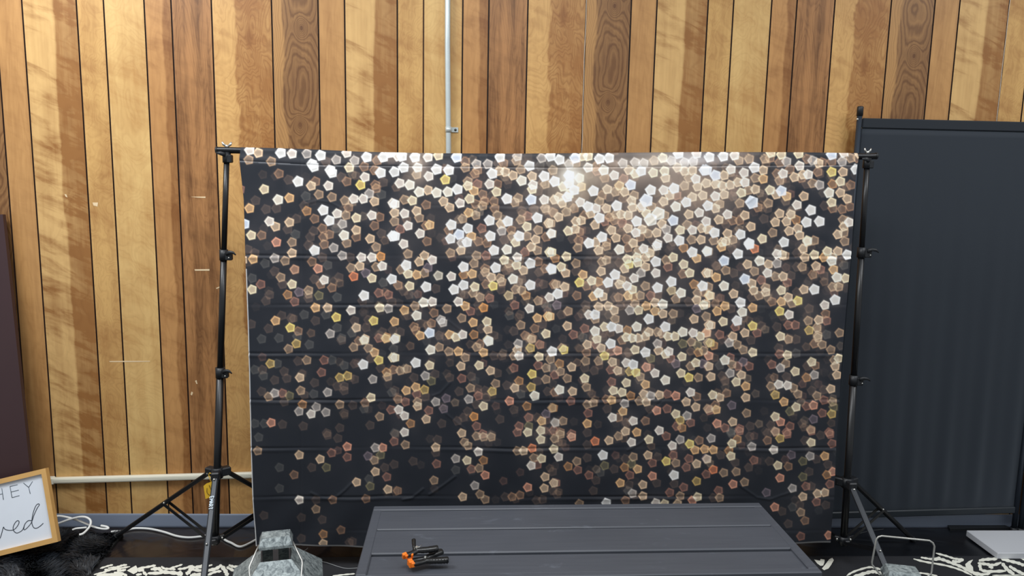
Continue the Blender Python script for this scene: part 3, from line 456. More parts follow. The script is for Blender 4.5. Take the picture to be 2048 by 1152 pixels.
ridge([(622,986),(643,996),(660,997)], .0035); ridge([(659,996),(674,993),(690,980),(702,968)], .0045); ridge([(806,999),(825,995),(846,978)], .0045)
ridge([(859,989),(886,971),(910,953)], .0045); ridge([(866,791),(880,786),(900,765)], .0028); ridge([(893,828),(910,842),(930,858)], .0025)
ridge([(1256,900),(1275,890),(1290,880)], .003); ridge([(1481,972),(1515,996),(1540,1000),(1590,982)], .0035); ridge([(895,640),(918,658)], .002)
ridge([(610,408),(635,401),(660,404),(680,415)], .002); ridge([(1275,845),(1300,825),(1325,800)], -.0025); ridge([(1290,455),(1300,448),(1320,430)], .003); ridge([(1495,405),(1512,392)], .003)
hz = np.zeros_like(XX)
for k in range(5): hz += np.sin(gx*(.008+.006*k)+gy*(.004+.005*k)*(1 if k % 2 else -1)+k*1.7)*.0022/(1+.4*k)
low_ = sm(gy, 930, 1085); hz += low_*(.006*np.sin(gx*.021+2)+.003*np.sin(gx*.06+gy*.05))
side = .004*np.exp(-((gx-XR*0-1690)/25)**2)*0
YY = YY+(disp+hz+side)*ease
V.append(np.stack([XX, YY, ZZ], -1).reshape(-1, 3))
Vt = np.concatenate(V, 0); NR = NA+6+NV-1
idx = (np.arange(NR-1)[:, None]*NU+np.arange(NU-1)[None, :]).ravel()
Fc = np.stack([idx, idx+NU, idx+NU+1, idx+1], 1)
vx, vy = projv(Vt)
# print follows the cloth: rows on top of the rod take the design upwards from the front
fx = np.clip((vx-BX0)*SC, 0, BWD-2); fy = np.clip((vy-BY0)*SC, 0, BHT-2)
ix = fx.astype(int); iy = fy.astype(int); ax = (fx-ix)[:, None]; ay = (fy-iy)[:, None]
cv = (img[iy, ix]*(1-ax)+img[iy, ix+1]*ax)*(1-ay)+(img[iy+1, ix]*(1-ax)+img[iy+1, ix+1]*ax)*ay
col_i = np.tile(np.arange(NU), NR); row_i = np.repeat(np.arange(NR), NU)
cv[:NU*7] = (.42,.40,.40)                            # unprinted back of the cloth
edge = ((col_i < 2) & (row_i > NR*.30)) | (row_i > NR-4)
wt = np.where(col_i < 2, .80, .40)[:, None]*np.ones(3)
cv = np.where(edge[:, None], wt, cv)
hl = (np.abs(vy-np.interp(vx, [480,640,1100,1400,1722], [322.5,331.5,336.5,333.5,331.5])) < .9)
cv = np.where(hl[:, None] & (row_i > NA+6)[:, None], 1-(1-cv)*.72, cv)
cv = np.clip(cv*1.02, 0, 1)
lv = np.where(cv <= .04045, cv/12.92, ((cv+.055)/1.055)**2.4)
me = bpy.data.meshes.new('backdrop_cloth'); me.vertices.add(len(Vt)); me.vertices.foreach_set('co', Vt.astype(np.float32).ravel())
me.loops.add(Fc.size); me.loops.foreach_set('vertex_index', Fc.astype(np.int32).ravel())
me.polygons.add(len(Fc)); me.polygons.foreach_set('loop_start', np.arange(0, Fc.size, 4, dtype=np.int32))
me.polygons.foreach_set('use_smooth', np.ones(len(Fc), dtype=bool)); me.update(calc_edges=True)
ca = me.color_attributes.new('print', 'FLOAT_COLOR', 'POINT'); ca.data.foreach_set('color', np.concatenate([lv, np.ones((len(lv), 1))], 1).astype(np.float32).ravel())
m, nt, b = nmat('printed_polyester'); at = nt.nodes.new('ShaderNodeAttribute'); at.attribute_name = 'print'
tc = nt.nodes.new('ShaderNodeTexCoord'); wv = noi(nt, tc.outputs['Object'], 700, 2)
nt.links.new(mixc(nt, .04, at.outputs['Color'], mixc(nt, wv, (0,0,0,1), (.8,.8,.8,1)), 'MIX' if False else 'MULTIPLY'), b.inputs['Base Color'])
b.inputs['Roughness'].default_value = .62; b.inputs['Specular IOR Level'].default_value = .35; b.inputs['Sheen Weight'].default_value = .06
me.materials.append(m)
cloth = bpy.data.objects.new('photo_backdrop', me); COL.objects.link(cloth)
tag(cloth, 'black backdrop cloth printed with gold and white pentagon light spots, hung on the crossbar', 'backdrop')

# ------------------------------------------------------------------ stands
blk = plain('black_powder_coat', (.085,.09,.10), .35, .0, .5, .05)
blk2 = plain('dark_satin_aluminium', (.20,.215,.235), .38, .35, .5, .06)
plast = plain('black_plastic', (.11,.12,.135), .45, 0, .5, .05)
chrome = plain('zinc_plated_steel', (.82,.82,.80), .28, .9, .5, .08)
rodm = plain('black_crossbar_tube', (.10,.105,.115), .3, .3)
whitep = plain('white_print', (.86,.92,.96), .6)
A = aty(432, 300, YC); B_ = aty(1754, 312, YC)
rod_line = [A]+[rodpts[0]]+rodpts[1:-1]+[rodpts[-1]]+[B_]
rod_line = [(p[0], YC, p[2]-(.0 if 0 < i < len(rod_line)-1 else 0)) for i, p in enumerate(rod_line)]
# lift: the tube runs inside the cloth pocket
rod_line = [(p[0], YC, float(np.interp(p[0], xt, zc)) if xt[0] < p[0] < xt[-1] else p[2]) for p in rod_line]
cb = thing('crossbar', (rod_line[0][0], YC, rod_line[0][2]), 'long black metal crossbar carrying the backdrop cloth between the two tripod stands', 'crossbar')
MB().tube(smooth_path(rod_line, 6), .0112, 16).build('tube', rodm, cb)
MB().tube([rod_line[0], (rod_line[0][0]+.006, YC, rod_line[0][2])], .0122, 16).build('end_cap', plast, cb)
MB().tube([(rod_line[-1][0]-.006, YC, rod_line[-1][2]), rod_line[-1]], .0122, 16).build('end_cap', plast, cb)
def wing_nut(x, y, z, parent, rot=0.3):
    w_ = MB(); w_.tube([(x,y,z-.002),(x,y,z+.008)], .006, 10)
    for s in (-1, 1):
        dx = s*math.cos(rot)*.012; dy = s*math.sin(rot)*.012
        w_.tube([(x+dx*.3,y+dy*.3,z+.004),(x+dx,y+dy,z+.010),(x+dx*1.25,y+dy*1.25,z+.018)], [.004,.0045,.003], 8, sx=.5)
    return w_.build('wing_nut', chrome, parent)
def lerp(a, b, t): return tuple(a[i]+(b[i]-a[i])*t for i in range(3))
def make_stand(T, Bp, collars, hubz, feet, label, bevel_side, text=False, leg_m=blk):
    st = thing('tripod_stand', (Bp[0], Bp[1], 0), label, 'stand', 'tripod stands holding up the printed backdrop')
    def on(z): t = (z-Bp[2])/(T[2]-Bp[2]); return lerp(Bp, T, t)
    c1, c2 = collars
    MB().tube([on(c1), on(T[2]-.02)], .0098, 14).build('upper_pole', blk, st)
    MB().tube([on(c2), on(c1)], .0115, 14).build('middle_pole', blk, st)
    MB().tube([on(Bp[2]-.01), on(c2)], .0135, 14).build('lower_pole', blk, st)
    # head clamp
    h = MB(); tp = on(T[2]-.03)
    h.tube([(tp[0],tp[1],tp[2]-.016),(tp[0],tp[1],tp[2]+.02)], .0145, 12); h.box((tp[0]+.002,tp[1]-.014,tp[2]-.016),(tp[0]+.020,tp[1]+.01,tp[2]+.012), bev=.003)
    h.build('head_clamp', plast, st)
    lv = MB(); s = -bevel_side
    lv.tube([(tp[0],tp[1]-.016,tp[2]+.012),(tp[0]+s*.014,tp[1]-.02,tp[2]+.016),(tp[0]+s*.030,tp[1]-.02,tp[2]+.018)], [.008,.007,.003], 10, sx=.6)
    lv.build('head_lever', plast, st)
    wing_nut(T[0], T[1]+.001, T[2]+.008, st)
    for i, zc_ in enumerate((c1, c2)):
        p = on(zc_); r = .0155+i*.001
        col = MB().tube([(p[0],p[1],p[2]-.019),(p[0],p[1],p[2]+.019)], r, 16)
        col.box((p[0]+bevel_side*.008-.012*(bevel_side < 0), p[1]-.016, p[2]-.018), (p[0]+bevel_side*.008+.024-.012*(bevel_side < 0), p[1]+.004, p[2]+.012), bev=.003)
        co = col.build('collar', plast, st)
        e = MB(); e.tube([(p[0]+bevel_side*.014,p[1]-.016,p[2]+.006),(p[0]+bevel_side*.028,p[1]-.021,p[2]+.012),(p[0]+bevel_side*.041,p[1]-.024,p[2]+.011),(p[0]+bevel_side*.051,p[1]-.026,p[2]+.003)], [.008,.0065,.005,.002], 10, sx=.7)
        e.build('clamp_lever', plast, co)
        MB().ball((p[0]+bevel_side*.024, p[1]-.020, p[2]-.008), .0028).build('screw', chrome, co)
    hb = on(hubz); base = on(Bp[2]+.012)
    H = MB().tube([(hb[0],hb[1],hb[2]-.020),(hb[0],hb[1],hb[2]+.020)], .021, 18)
    for f in feet:
        d = Vector((f[0]-hb[0], f[1]-hb[1], 0)).normalized()
        H.bar(Vector(hb)+d*.010, Vector(hb)+d*.048, .032, .030, bev=.004)
    H.build('tripod_hub', plast, st)
    BC = MB().tube([(base[0],base[1],base[2]-.016),(base[0],base[1],base[2]+.014)], .018, 16)
    for f in feet:
        d = Vector((f[0]-hb[0], f[1]-hb[1], 0)).normalized(); BC.bar(Vector(base)+d*.008, Vector(base)+d*.034, .020, .018, bev=.003)
    BC.build('base_collar', plast, st)
    for k, f in enumerate(feet):
        d = Vector((f[0]-hb[0], f[1]-hb[1], 0)).normalized()
        a = Vector(hb)+d*.040+Vector((0,0,-.008)); e = Vector(f)+Vector((0,0,.012))
        lg = MB().bar(a, e, .016, .021, bev=.004).build('leg', leg_m if k == 0 else blk, st)
        dd = (e-a).normalized()
        MB().bar(e-dd*.028, e+dd*.004, .021, .026, bev=.005).build('rubber_foot', plast, lg)
        MB().ball(tuple(a+Vector((0,-.013,.002))), .0045).build('rivet', chrome, lg)
        jm = a+(e-a)*.44; b0 = Vector(base)+d*.030; sd = Vector((-d.y, d.x, 0))*.012
        for w_ in (1, -1):
            br = MB().bar(b0+sd*w_, jm+sd*w_, .012, .003).build('brace', blk, st)
        MB().ball(tuple(jm+Vector((-.0,-.013,.004))), .004).build('rivet', chrome, br)
        MB().ball(tuple(b0+Vector((0,-.012,0))), .005).build('rivet', chrome, br)
        if k == 0 and text:
            # maker's name printed down the leg
            X = dd; nrm = Vector((0,-1,0)); nrm = (nrm-dd*nrm.dot(dd)).normalized(); Yv = nrm.cross(X)
            o = a+(e-a)*.135+nrm*.0112
            let = {'E': [[(0,0),(0,1)],[(0,0),(.6,0)],[(0,.5),(.5,.5)],[(0,1),(.6,1)]], 'M': [[(0,0),(0,1)],[(0,1),(.4,.4)],[(.4,.4),(.8,1)],[(.8,1),(.8,0)]],
                   'A': [[(0,0),(.35,1)],[(.35,1),(.7,0)],[(.15,.4),(.55,.4)]], 'R': [[(0,0),(0,1)],[(0,1),(.55,.95)],[(.55,.95),(.55,.55)],[(.55,.55),(0,.5)],[(.2,.5),(.6,0)]], 'T': [[(.35,0),(.35,1)],[(0,1),(.7,1)]]}
            tx = MB(); cx_ = 0.0
            for ch in 'EMART':
                for (p, q) in let[ch]:
                    tx.bar(o+X*(cx_+p[0]*.011)+Yv*((p[1]-.5)*.013), o+X*(cx_+q[0]*.011)+Yv*((q[1]-.5)*.013), .0006, .0026, up=nrm)
                cx_ += .0105
            tx.build('lettering', whitep, lg)
    return st
TL = aty(454, 299, YC+.0); TR_ = aty(1735, 311, YC)
Lb = aty(430, 1083, YC); Rb = aty(1687, 1085, YC)
make_stand(TL, Lb, (1.198, .766), .383, [(.868, -.80, 0), (.285, -.118, 0), (1.17, -.075, 0)],
           'black tripod stand left of the backdrop with a yellow tag at its hub', 1, True, blk2)
make_stand(TR_, Rb, (1.243, .758), .350, [(3.205, -.84, 0), (3.60, -.145, 0), (2.83, -.10, 0)],
           'black tripod stand right of the backdrop, in front of the black room divider', 1, False, blk2)

# yellow tag hung at the hub of the left stand
ym = plain('yellow_card', (.93,.74,.20), .6, var=.04)
tg = thing('hang_tag', tuple(aty(421, 975, -.385)), 'small yellow paper tag on a yellow tie at the left tripod hub', 'tag')
P = [aty(x, y, -.388) for x, y in [(407,972),(413,967),(422,964),(430,970),(428,992),(411,998)]]
tp = MB(); tp.add(P+[p+np.array([0,.0008,0]) for p in P], [(0,1,2,3,4,5),(11,10,9,8,7,6)]+[(i,(i+1) % 6+0,(i+1) % 6+6,i+6) for i in range(6)])
tgc = tp.build('card', ym, tg)
MB().tube(smooth_path([aty(x, y, -.3895) for x, y in [(414,976),(414,985),(419,990),(424,988),(422,980),(418,970)]], 5), .0008, 6).build('printed_loop', plain('tag_ink', (.35,.28,.12), .7), tgc)
MB().tube(smooth_path([aty(x, y, -.386) for x, y in [(424,966),(418,954),(419,946),(425,950),(432,957),(434,962),(426,957),(418,952)]], 5), .0013, 6).build('tie', ym, tg)

# ------------------------------------------------------------------ wall services
galv = plain('galvanised_conduit', (.80,.84,.84), .38, .35, .5, .06, 60)
x0 = aty(895, 100, -.017)[0]; x1 = aty(897, 300, -.017)[0]
cn = thing('electrical_conduit', (x0, -.017, .9), 'thin galvanised metal conduit running down the wood panelling into the backdrop top', 'conduit')
MB().tube([(aty(893.5, 5, -.017)[0], -.014, 3.05), (x0, -.016, 2.0), (x1, -.017, 1.6), (x1, -.017, .9)], .0108, 14).build('pipe', galv, cn)
sz = aty(897, 259, -.02); stp = MB()
stp.tube([(sz[0],-.017,sz[2]-.011),(sz[0],-.017,sz[2]+.011)], .0128, 14); stp.box((sz[0]+.008,-.0045,sz[2]-.010),(sz[0]+.038,-.0015,sz[2]+.010), bev=.001)
so = stp.build('pipe_strap', galv, cn); MB().ball((sz[0]+.027,-.0055,sz[2]), .005, sc=(1,.5,1)).build('screw', plain('dark_screw', (.30,.30,.28), .4, .7), so)
ivory = plain('ivory_raceway_plastic', (.90,.89,.82), .45, var=.03)
a = aty(104, 961, -.012); c = aty(500, 950, -.012); dirv = (c-a)/(c[0]-a[0])
rc = thing('cable_raceway', tuple(a), 'ivory plastic cable raceway running low along the wood panelling behind the left tripod', 'raceway')
e = a+dirv*1.9
MB().bar(a, e, .024, .020, up=(0,0,1), bev=.003).build('channel', ivory, rc)
MB().bar(a+np.array([0,-.0105,0.0]), e+np.array([0,-.0105,0.0]), .012, .002, up=(0,0,1), bev=.0005).build('cover', ivory, rc)
MB().bar(a-dirv*.030, a+dirv*.012, .032, .026, up=(0,0,1), bev=.005).tube([(a[0]-.018, -.022, a[2]-.006),(a[0]-.018,-.012,a[2]-.006)], .013, 12).build('elbow_fitting', ivory, rc)

# ------------------------------------------------------------------ black room divider
fab = None
m, nt, b = nmat('black_divider_fabric'); tc = nt.nodes.new('ShaderNodeTexCoord')
n1 = noi(nt, tc.outputs['Object'], 900, 2); n2 = noi(nt, tc.outputs['Object'], 2.0, 2)
nt.links.new(mixc(nt, n2, L4((.11,.143,.182)), L4((.125,.158,.197))), b.inputs['Base Color']); b.inputs['Roughness'].default_value = .75
b.inputs['Sheen Weight'].default_value = .25; b.inputs['Sheen Tint'].default_value = (.8,.9,1,1)
bp = nt.nodes.new('ShaderNodeBump'); bp.inputs['Strength'].default_value = .15; bp.inputs['Distance'].default_value = .001; nt.links.new(n1.s, bp.inputs['Height']); nt.links.new(bp.outputs[0], b.inputs['Normal'])
fab = m
hemm = plain('black_hem_fabric', (.125,.15,.18), .8, var=.04)
postm = plain('dark_blue_grey_steel', (.22,.25,.29), .35, .35)
PL = np.array([3.262, -.052]); PR = np.array([4.107, -.045])
dv = thing('room_divider', (PL[0], PL[1], 0), 'tall black fabric room divider on metal posts standing right of the backdrop', 'divider')
zr0 = aty(1700, 1030, -.05)[2]; zr1 = aty(2028, 1020.5, -.05)[2]
def fabric(pa, pb, z0, z1, amp, name='fabric_panel', par=dv):
    n, k = 120, 60; vs = []; fs = []
    nd = np.array([-(pb-pa)[1], (pb-pa)[0]]); nd /= np.linalg.norm(nd)
    for j in range(k+1):
        for i in range(n+1):
            t = i/n; zb = z0[0]+(z0[1]-z0[0])*t; z = zb+(z1-zb)*j/k; q = pa+(pb-pa)*t; q = q+nd*amp*(1-j/k)**1.3*(math.sin(t*38+1)+.6*math.sin(t*71+z*2))*min(1, j/3+.15)
            vs.append((q[0], q[1], z))
    for j in range(k):
        for i in range(n):
            a_ = j*(n+1)+i; fs.append((a_, a_+1, a_+n+2, a_+n+1))
    o = MB().add(vs, fs, 0, True).build(name, fab, par)
    md = o.modifiers.new('thick', 'SOLIDIFY'); md.thickness = .0015
    return o
un = (PR-PL)/np.linalg.norm(PR-PL)
pa, pb = PL+un*.012, PR-un*.006
fabric(pa, pb, (zr0, zr1), 1.715, .0035)
def b3(p, z): return (p[0], p[1], z)
MB().bar(b3(pa,1.7345), b3(pb,1.7345), .040, .012, up=(0,0,1), bev=.004).build('top_hem', hemm, dv)
MB().bar(b3(pa,zr0), b3(pb,zr1), .030, .014, up=(0,0,1), bev=.004).build('bottom_rail', plain('dark_rail', (.12,.15,.175), .5), dv)
def post(p, zt, z0=0.0, r=.0105):
    o = MB().tube([b3(p, z0+.004), b3(p, zt-.035)], r, 14).build('post', postm, dv)
    MB().tube([b3(p, zt-.037), b3(p, zt-.004), b3(p, zt)], [.0125,.0125,.010], 14).build('post_cap', plast, o)
    MB().tube([b3(p, z0), b3(p, z0+.02)], .014, 14).build('post_foot', plast, o)
    return o
post(PL, 1.80); post(PR, 1.80); post(PR+np.array([.027, -.004]), 1.80)
bp_ = aty(1708, 238, PL[1]-.012); MB().ball((PL[0]-.010, PL[1]-.004, bp_[2]), .005).build('bolt', chrome, dv)
P2 = PR+np.array([.027, -.004]); P3 = P2+np.array([.80, -.25]); u2 = (P3-P2)/np.linalg.norm(P3-P2)
fabric(P2+u2*.008, P3-u2*.018, (.06, .06), 1.715, .004)
MB().bar(b3(P2+u2*.008,1.7345), b3(P3-u2*.018,1.7345), .040, .012, up=(0,0,1), bev=.004).build('top_hem', hemm, dv)
MB().bar(b3(P2+u2*.008,.065), b3(P3-u2*.018,.065), .024, .014, up=(0,0,1), bev=.004).build('bottom_rail', plain('dark_rail_two', (.17,.20,.22), .5), dv)
post(P3, 1.80)

# ------------------------------------------------------------------ dark board leaning at the left
bm_ = plain('dark_maroon_board', (.245,.165,.175), .45, var=.12, scale=4)
TRb = Vector((-.107, -.040, 1.312)); ed = (Vector(aty(61, 950, -.14))-Vector((-.107, -.040, 1.312))).normalized()
BRb = TRb+ed*1.29; lf = Vector((-1, 0, -.175)); lf = (lf-ed*lf.dot(ed)).normalized(); nn = ed.cross(lf).normalized()
if nn.y > 0: nn = -nn
vs = []
for q in (TRb, BRb, BRb+lf*.62, TRb+lf*.62): vs.append(q)
vs = vs+[q-nn*.018 for q in vs]
bo = MB().add(vs, [(0,1,2,3),(7,6,5,4),(0,4,5,1),(1,5,6,2),(2,6,7,3),(3,7,4,0)]).build('leaning_board', bm_)
tag(bo, 'tall dark maroon board leaning on the wall at far left behind the letter sign', 'board')
mx = bo.data

# ------------------------------------------------------------------ framed sign
oak = plain('light_oak_frame', (.84,.66,.40), .5, var=.10, scale=22)
face = plain('sign_white_card', (.90,.925,.96), .55, var=.01)
ink = plain('sign_grey_ink', (.36,.40,.44), .7); ink2 = plain('sign_dark_ink', (.22,.25,.29), .7)
BR = Vector(atz(117, 1083, .085)); TR = Vector(aty(92, 936, BR.y+.07))
up_ = (TR-BR); Hs = up_.length; upn = up_.normalized()
pn = upn.cross(Vector((1, 0, .0))).normalized()
TLp = Vector(atplane(0, 953.5, np.array(BR), np.array(pn)))
lf = (TLp-TR); lf = (lf-upn*lf.dot(upn)).normalized(); pn = lf.cross(upn).normalized()
if pn.y > 0: pn = -pn
Ws = .46
sg_ = thing('letter_sign', tuple(BR), 'white lettered sign in a light wood frame, tilted on the shaggy rug', 'sign')
def sp(a_, b_, c_=0.0): return BR+lf*a_+upn*b_+pn*c_       # across, up, out of the plane
def slab(mb, a0, b0, a1, b1, c0, c1):
    v = [sp(a0,b0,c0),sp(a1,b0,c0),sp(a1,b1,c0),sp(a0,b1,c0),sp(a0,b0,c1),sp(a1,b0,c1),sp(a1,b1,c1),sp(a0,b1,c1)]
    return mb.add(v, [(0,1,2,3),(7,6,5,4),(0,4,5,1),(1,5,6,2),(2,6,7,3),(3,7,4,0)])
FW = .0185
fr = MB()
slab(fr, 0, 0, Ws, FW, -.018, .004); slab(fr, 0, Hs-FW, Ws, Hs, -.018, .004); slab(fr, 0, FW, FW, Hs-FW, -.018, .004); slab(fr, Ws-FW, FW, Ws, Hs-FW, -.018, .004)
fr.build('frame', oak, sg_)
fp = slab(MB(), FW, FW, Ws-FW, Hs-FW, -.014, -.008).build('face_panel', face, sg_)
def onp(x, y): return Vector(atplane(x/5.486, 920+y/5.486, np.array(sp(0, 0, -.0075)), np.array(pn)))
tx = MB()
for st in [[(20,310),(38,435)],[(-40,385),(30,370)],[(110,290),(132,412)],[(110,290),(192,270)],[(122,350),(205,330)],[(132,412),(213,390)],[(258,252),(315,300)],[(357,235),(315,300)],[(315,300),(332,370)]]:
    tx.tube([onp(*st[0]), onp(*st[1])], .0011, 6)
tx.build('capital_lettering', ink, fp)
tx = MB()
scr = [[(-30,880),(0,858),(20,800),(38,735),(50,755),(90,770),(140,768),(175,745),(205,700),(208,672),(190,665),(165,690),(145,735),(150,775),(180,800),(215,790),(250,762),(275,700),(310,665),(345,665)],
       [(345,665),(310,665),(275,700),(262,745),(268,765),(300,742),(345,685),(375,600),(410,525),(432,492),(420,480),(395,500),(370,560),(352,640),(352,700),(370,740),(400,748),(440,725),(475,693)]]
for st in scr: tx.tube(smooth_path([onp(*q) for q in st], 5), .0013, 6)
tx.build('script_lettering', ink2, fp)

# ------------------------------------------------------------------ black shaggy rug
RA = [(-.75, -.085), (.30, -.075), (.345, -.50), (.36, -1.15), (-.75, -1.15)]
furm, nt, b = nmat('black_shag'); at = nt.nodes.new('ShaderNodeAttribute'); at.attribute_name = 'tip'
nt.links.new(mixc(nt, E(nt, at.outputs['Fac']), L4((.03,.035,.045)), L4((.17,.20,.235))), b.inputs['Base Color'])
b.inputs['Roughness'].default_value = .45; b.inputs['Specular IOR Level'].default_value = .45
rg = thing('shag_rug', (-.2, -.6, 0), 'black long-pile shaggy rug on the floor at lower left under the letter sign', 'rug')
n_ = 40; vs = [(x, y, .001) for x, y in RA]+[(x, y, .012) for x, y in RA]; k = len(RA)
MB().add(vs, [tuple(range(k))[::-1], tuple(range(k, 2*k))]+[(i, (i+1) % k, (i+1) % k+k, i+k) for i in range(k)]).build('backing', plain('rug_backing', (.05,.055,.06), .9), rg)
NB = 52000
px_ = rng.uniform(-.74, .36, NB); wgt = rng.random(NB)
py_ = -.085-(wgt**1.35)*1.05
xr_ = np.interp(-py_, [.085,.5,1.15], [.30,.345,.355])
keep = px_ < xr_; px_ = px_[keep]; py_ = py_[keep]; NB = len(px_)
def nz(x, y, s, o): return np.array([mnoise.noise(Vector((a_*s+o, b_*s-o, o))) for a_, b_ in zip(x, y)])
angf = nz(px_, py_, 7, 3.1)*5.5+rng.normal(size=NB)*.35-1.2; lump = nz(px_, py_, 12, 8.7)
ln_ = .040*(1+.35*lump)*rng.uniform(.7, 1.2, NB); lean = .75+.25*nz(px_, py_, 16, 1.3)
hx = np.cos(angf); hy = np.sin(angf); wdt = .0022
seg = 4; vv = np.zeros((NB, seg*2+1, 3)); tipa = np.zeros((NB, seg*2+1))
for j in range(seg+1):
    t = j/seg; out = ln_*lean*t**1.5; hgt = .010+(ln_*(1.0-.35*lean))*(t-.35*t*t)*1.1+.010*np.clip(lump, -.5, 1)*t
    cx_ = px_+hx*out; cy_ = py_+hy*out
    cy_ = np.minimum(cy_, -.014)
    if j < seg:
        ww = wdt*(1-.5*t)
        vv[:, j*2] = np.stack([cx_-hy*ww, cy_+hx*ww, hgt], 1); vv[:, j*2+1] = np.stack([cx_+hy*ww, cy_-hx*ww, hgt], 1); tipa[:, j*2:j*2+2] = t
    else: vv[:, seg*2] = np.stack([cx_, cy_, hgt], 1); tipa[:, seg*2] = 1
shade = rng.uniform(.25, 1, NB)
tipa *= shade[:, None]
base_i = np.arange(NB)*(seg*2+1); faces = []
loops = []; starts = []; tot = []
q = []
for j in range(seg-1): q.append(np.stack([base_i+j*2, base_i+j*2+1, base_i+j*2+3, base_i+j*2+2], 1))
q = np.concatenate(q, 0); tr = np.stack([base_i+(seg-1)*2, base_i+(seg-1)*2+1, base_i+seg*2], 1)
me = bpy.data.meshes.new('pile'); me.vertices.add(vv.shape[0]*vv.shape[1]); me.vertices.foreach_set('co', vv.astype(np.float32).ravel())
lp = np.concatenate([q.ravel(), tr.ravel()]).astype(np.int32); me.loops.add(len(lp)); me.loops.foreach_set('vertex_index', lp)
me.polygons.add(len(q)+len(tr)); me.polygons.foreach_set('loop_start', np.concatenate([np.arange(len(q))*4, len(q)*4+np.arange(len(tr))*3]).astype(np.int32)); me.update(calc_edges=True)
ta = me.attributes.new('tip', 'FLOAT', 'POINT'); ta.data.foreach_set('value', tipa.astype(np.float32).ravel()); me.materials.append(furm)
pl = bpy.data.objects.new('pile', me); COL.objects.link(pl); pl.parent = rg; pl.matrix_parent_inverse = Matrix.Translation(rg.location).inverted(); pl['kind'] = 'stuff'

# ------------------------------------------------------------------ black and white scroll rug
rugb, nt, b = nmat('rug_black_weave'); tc = nt.nodes.new('ShaderNodeTexCoord'); n1 = noi(nt, tc.outputs['Object'], 600, 2); n2 = noi(nt, tc.outputs['Object'], 4, 2)
nt.links.new(mixc(nt, n2, L4((.10,.11,.13)), L4((.14,.145,.165))), b.inputs['Base Color']); b.inputs['Roughness'].default_value = .8
bp = nt.nodes.new('ShaderNodeBump'); bp.inputs['Strength'].default_value = .5; bp.inputs['Distance'].default_value = .002; nt.links.new(n1.s, bp.inputs['Height']); nt.links.new(bp.outputs[0], b.inputs['Normal'])
rugw = plain('rug_ivory_weave', (.93,.93,.88), .85, var=.06, scale=300, bump=.4)
ZR = .009
rug = MB().box((.10, -2.3, .0005), (4.75, -.275, ZR))
BZ = [0]
def prof_band(P, wpx, sc, ox, oy, taper=True, n=6):
    P = smooth_path([(a_, b_, 0) for a_, b_ in P], n); N = len(P); Lr = []; Rr = []
    for i, p in enumerate(P):
        t = (P[min(i+1, N-1)]-P[max(i-1, 0)]); t.normalize(); nv = Vector((-t.y, t.x, 0))
        s_ = 1.0
        if taper: s_ = min(1, .35+min(i, N-1-i)/max(1, N*.18))
        w2 = wpx/2*1.08*s_*(1+.22*math.sin(i*1.9+P[0].x)); Lr.append(p+nv*w2); Rr.append(p-nv*w2)
    BZ[0] += 1
    vs = [tuple(atz(ox+q_.x/sc, oy+q_.y/sc, ZR+.0006+BZ[0]*1e-5)) for q_ in Lr+Rr]
    rug.add(vs, [(i, i+1, N+i+1, N+i) for i in range(N-1)], 1)
def poly_(P, sc, ox, oy): rug.add([tuple(atz(ox+x/sc, oy+y/sc, ZR+.0018)) for x, y in P], [tuple(range(len(P)))], 1)
A_ = (8.533, 170, 1100)
for w_, P in [(26,[(255,315),(400,270),(478,252)]),(30,[(390,310),(540,292),(640,262),(718,252)]),(28,[(150,420),(300,385),(430,340),(600,312),(770,282)]),(36,[(545,345),(620,350),(700,335)]),(34,[(330,335),(430,345)]),
              (48,[(195,445),(420,420),(640,445)]),(44,[(490,392),(600,395),(720,440)]),(34,[(900,315),(1060,290),(1210,260)]),(46,[(890,345),(1010,345)]),(34,[(870,425),(970,410)]),(46,[(990,375),(1060,430)]),
              (56,[(1120,330),(1260,320),(1330,370),(1560,395),(1650,430)]),(34,[(1300,278),(1360,318),(1480,322),(1545,330)]),(26,[(1460,305),(1560,280),(1665,245)]),(46,[(1070,398),(1330,392)]),
              (34,[(1580,325),(1700,312),(1840,262)]),(64,[(1610,360),(1650,440)]),(56,[(1720,412),(1780,370),(1815,285)]),(34,[(1870,295),(2015,262)]),(44,[(1850,340),(2000,350)]),(46,[(1810,430),(2020,410)])]:
    prof_band(P, w_, *A_)
poly_([(715,352),(780,310),(870,262),(905,330),(890,380),(830,412)], *A_)
B6 = (6.02, 380, 1080)
for w_, P in [(20,[(55,335),(160,325),(270,298)]),(34,[(195,372),(310,345),(385,300)]),(30,[(0,325),(60,330)]),(26,[(0,352),(130,372)]),(28,[(465,302),(530,322),(610,318)]),(44,[(380,310),(430,380),(450,434)]),(30,[(440,325),(530,372)]),(22,[(0,432),(70,402)]),(26,[(210,425),(300,385),(380,375)]),
              (22,[(1440,328),(1500,300),(1568,276)]),(10,[(1422,290),(1452,274)]),(16,[(1715,434),(1850,418),(1985,406)])]:
    prof_band(P, w_, *B6)
C_ = (8.533, 1620, 1090)
poly_([(70,248),(170,268),(182,236),(250,250),(245,300),(225,350),(180,356),(120,312)], *C_); poly_([(203,402),(262,330),(330,240),(380,218),(407,258),(360,340),(315,402),(240,430)], *C_)
for w_, P in [(30,[(625,525),(760,450),(1000,380),(1130,395),(1265,438)]),(52,[(700,560),(900,495),(1060,455),(1170,470),(1270,530)]),(20,[(1300,522),(1420,532)])]: prof_band(P, w_, *C_)
D_ = (8.605, 1810, 1090)
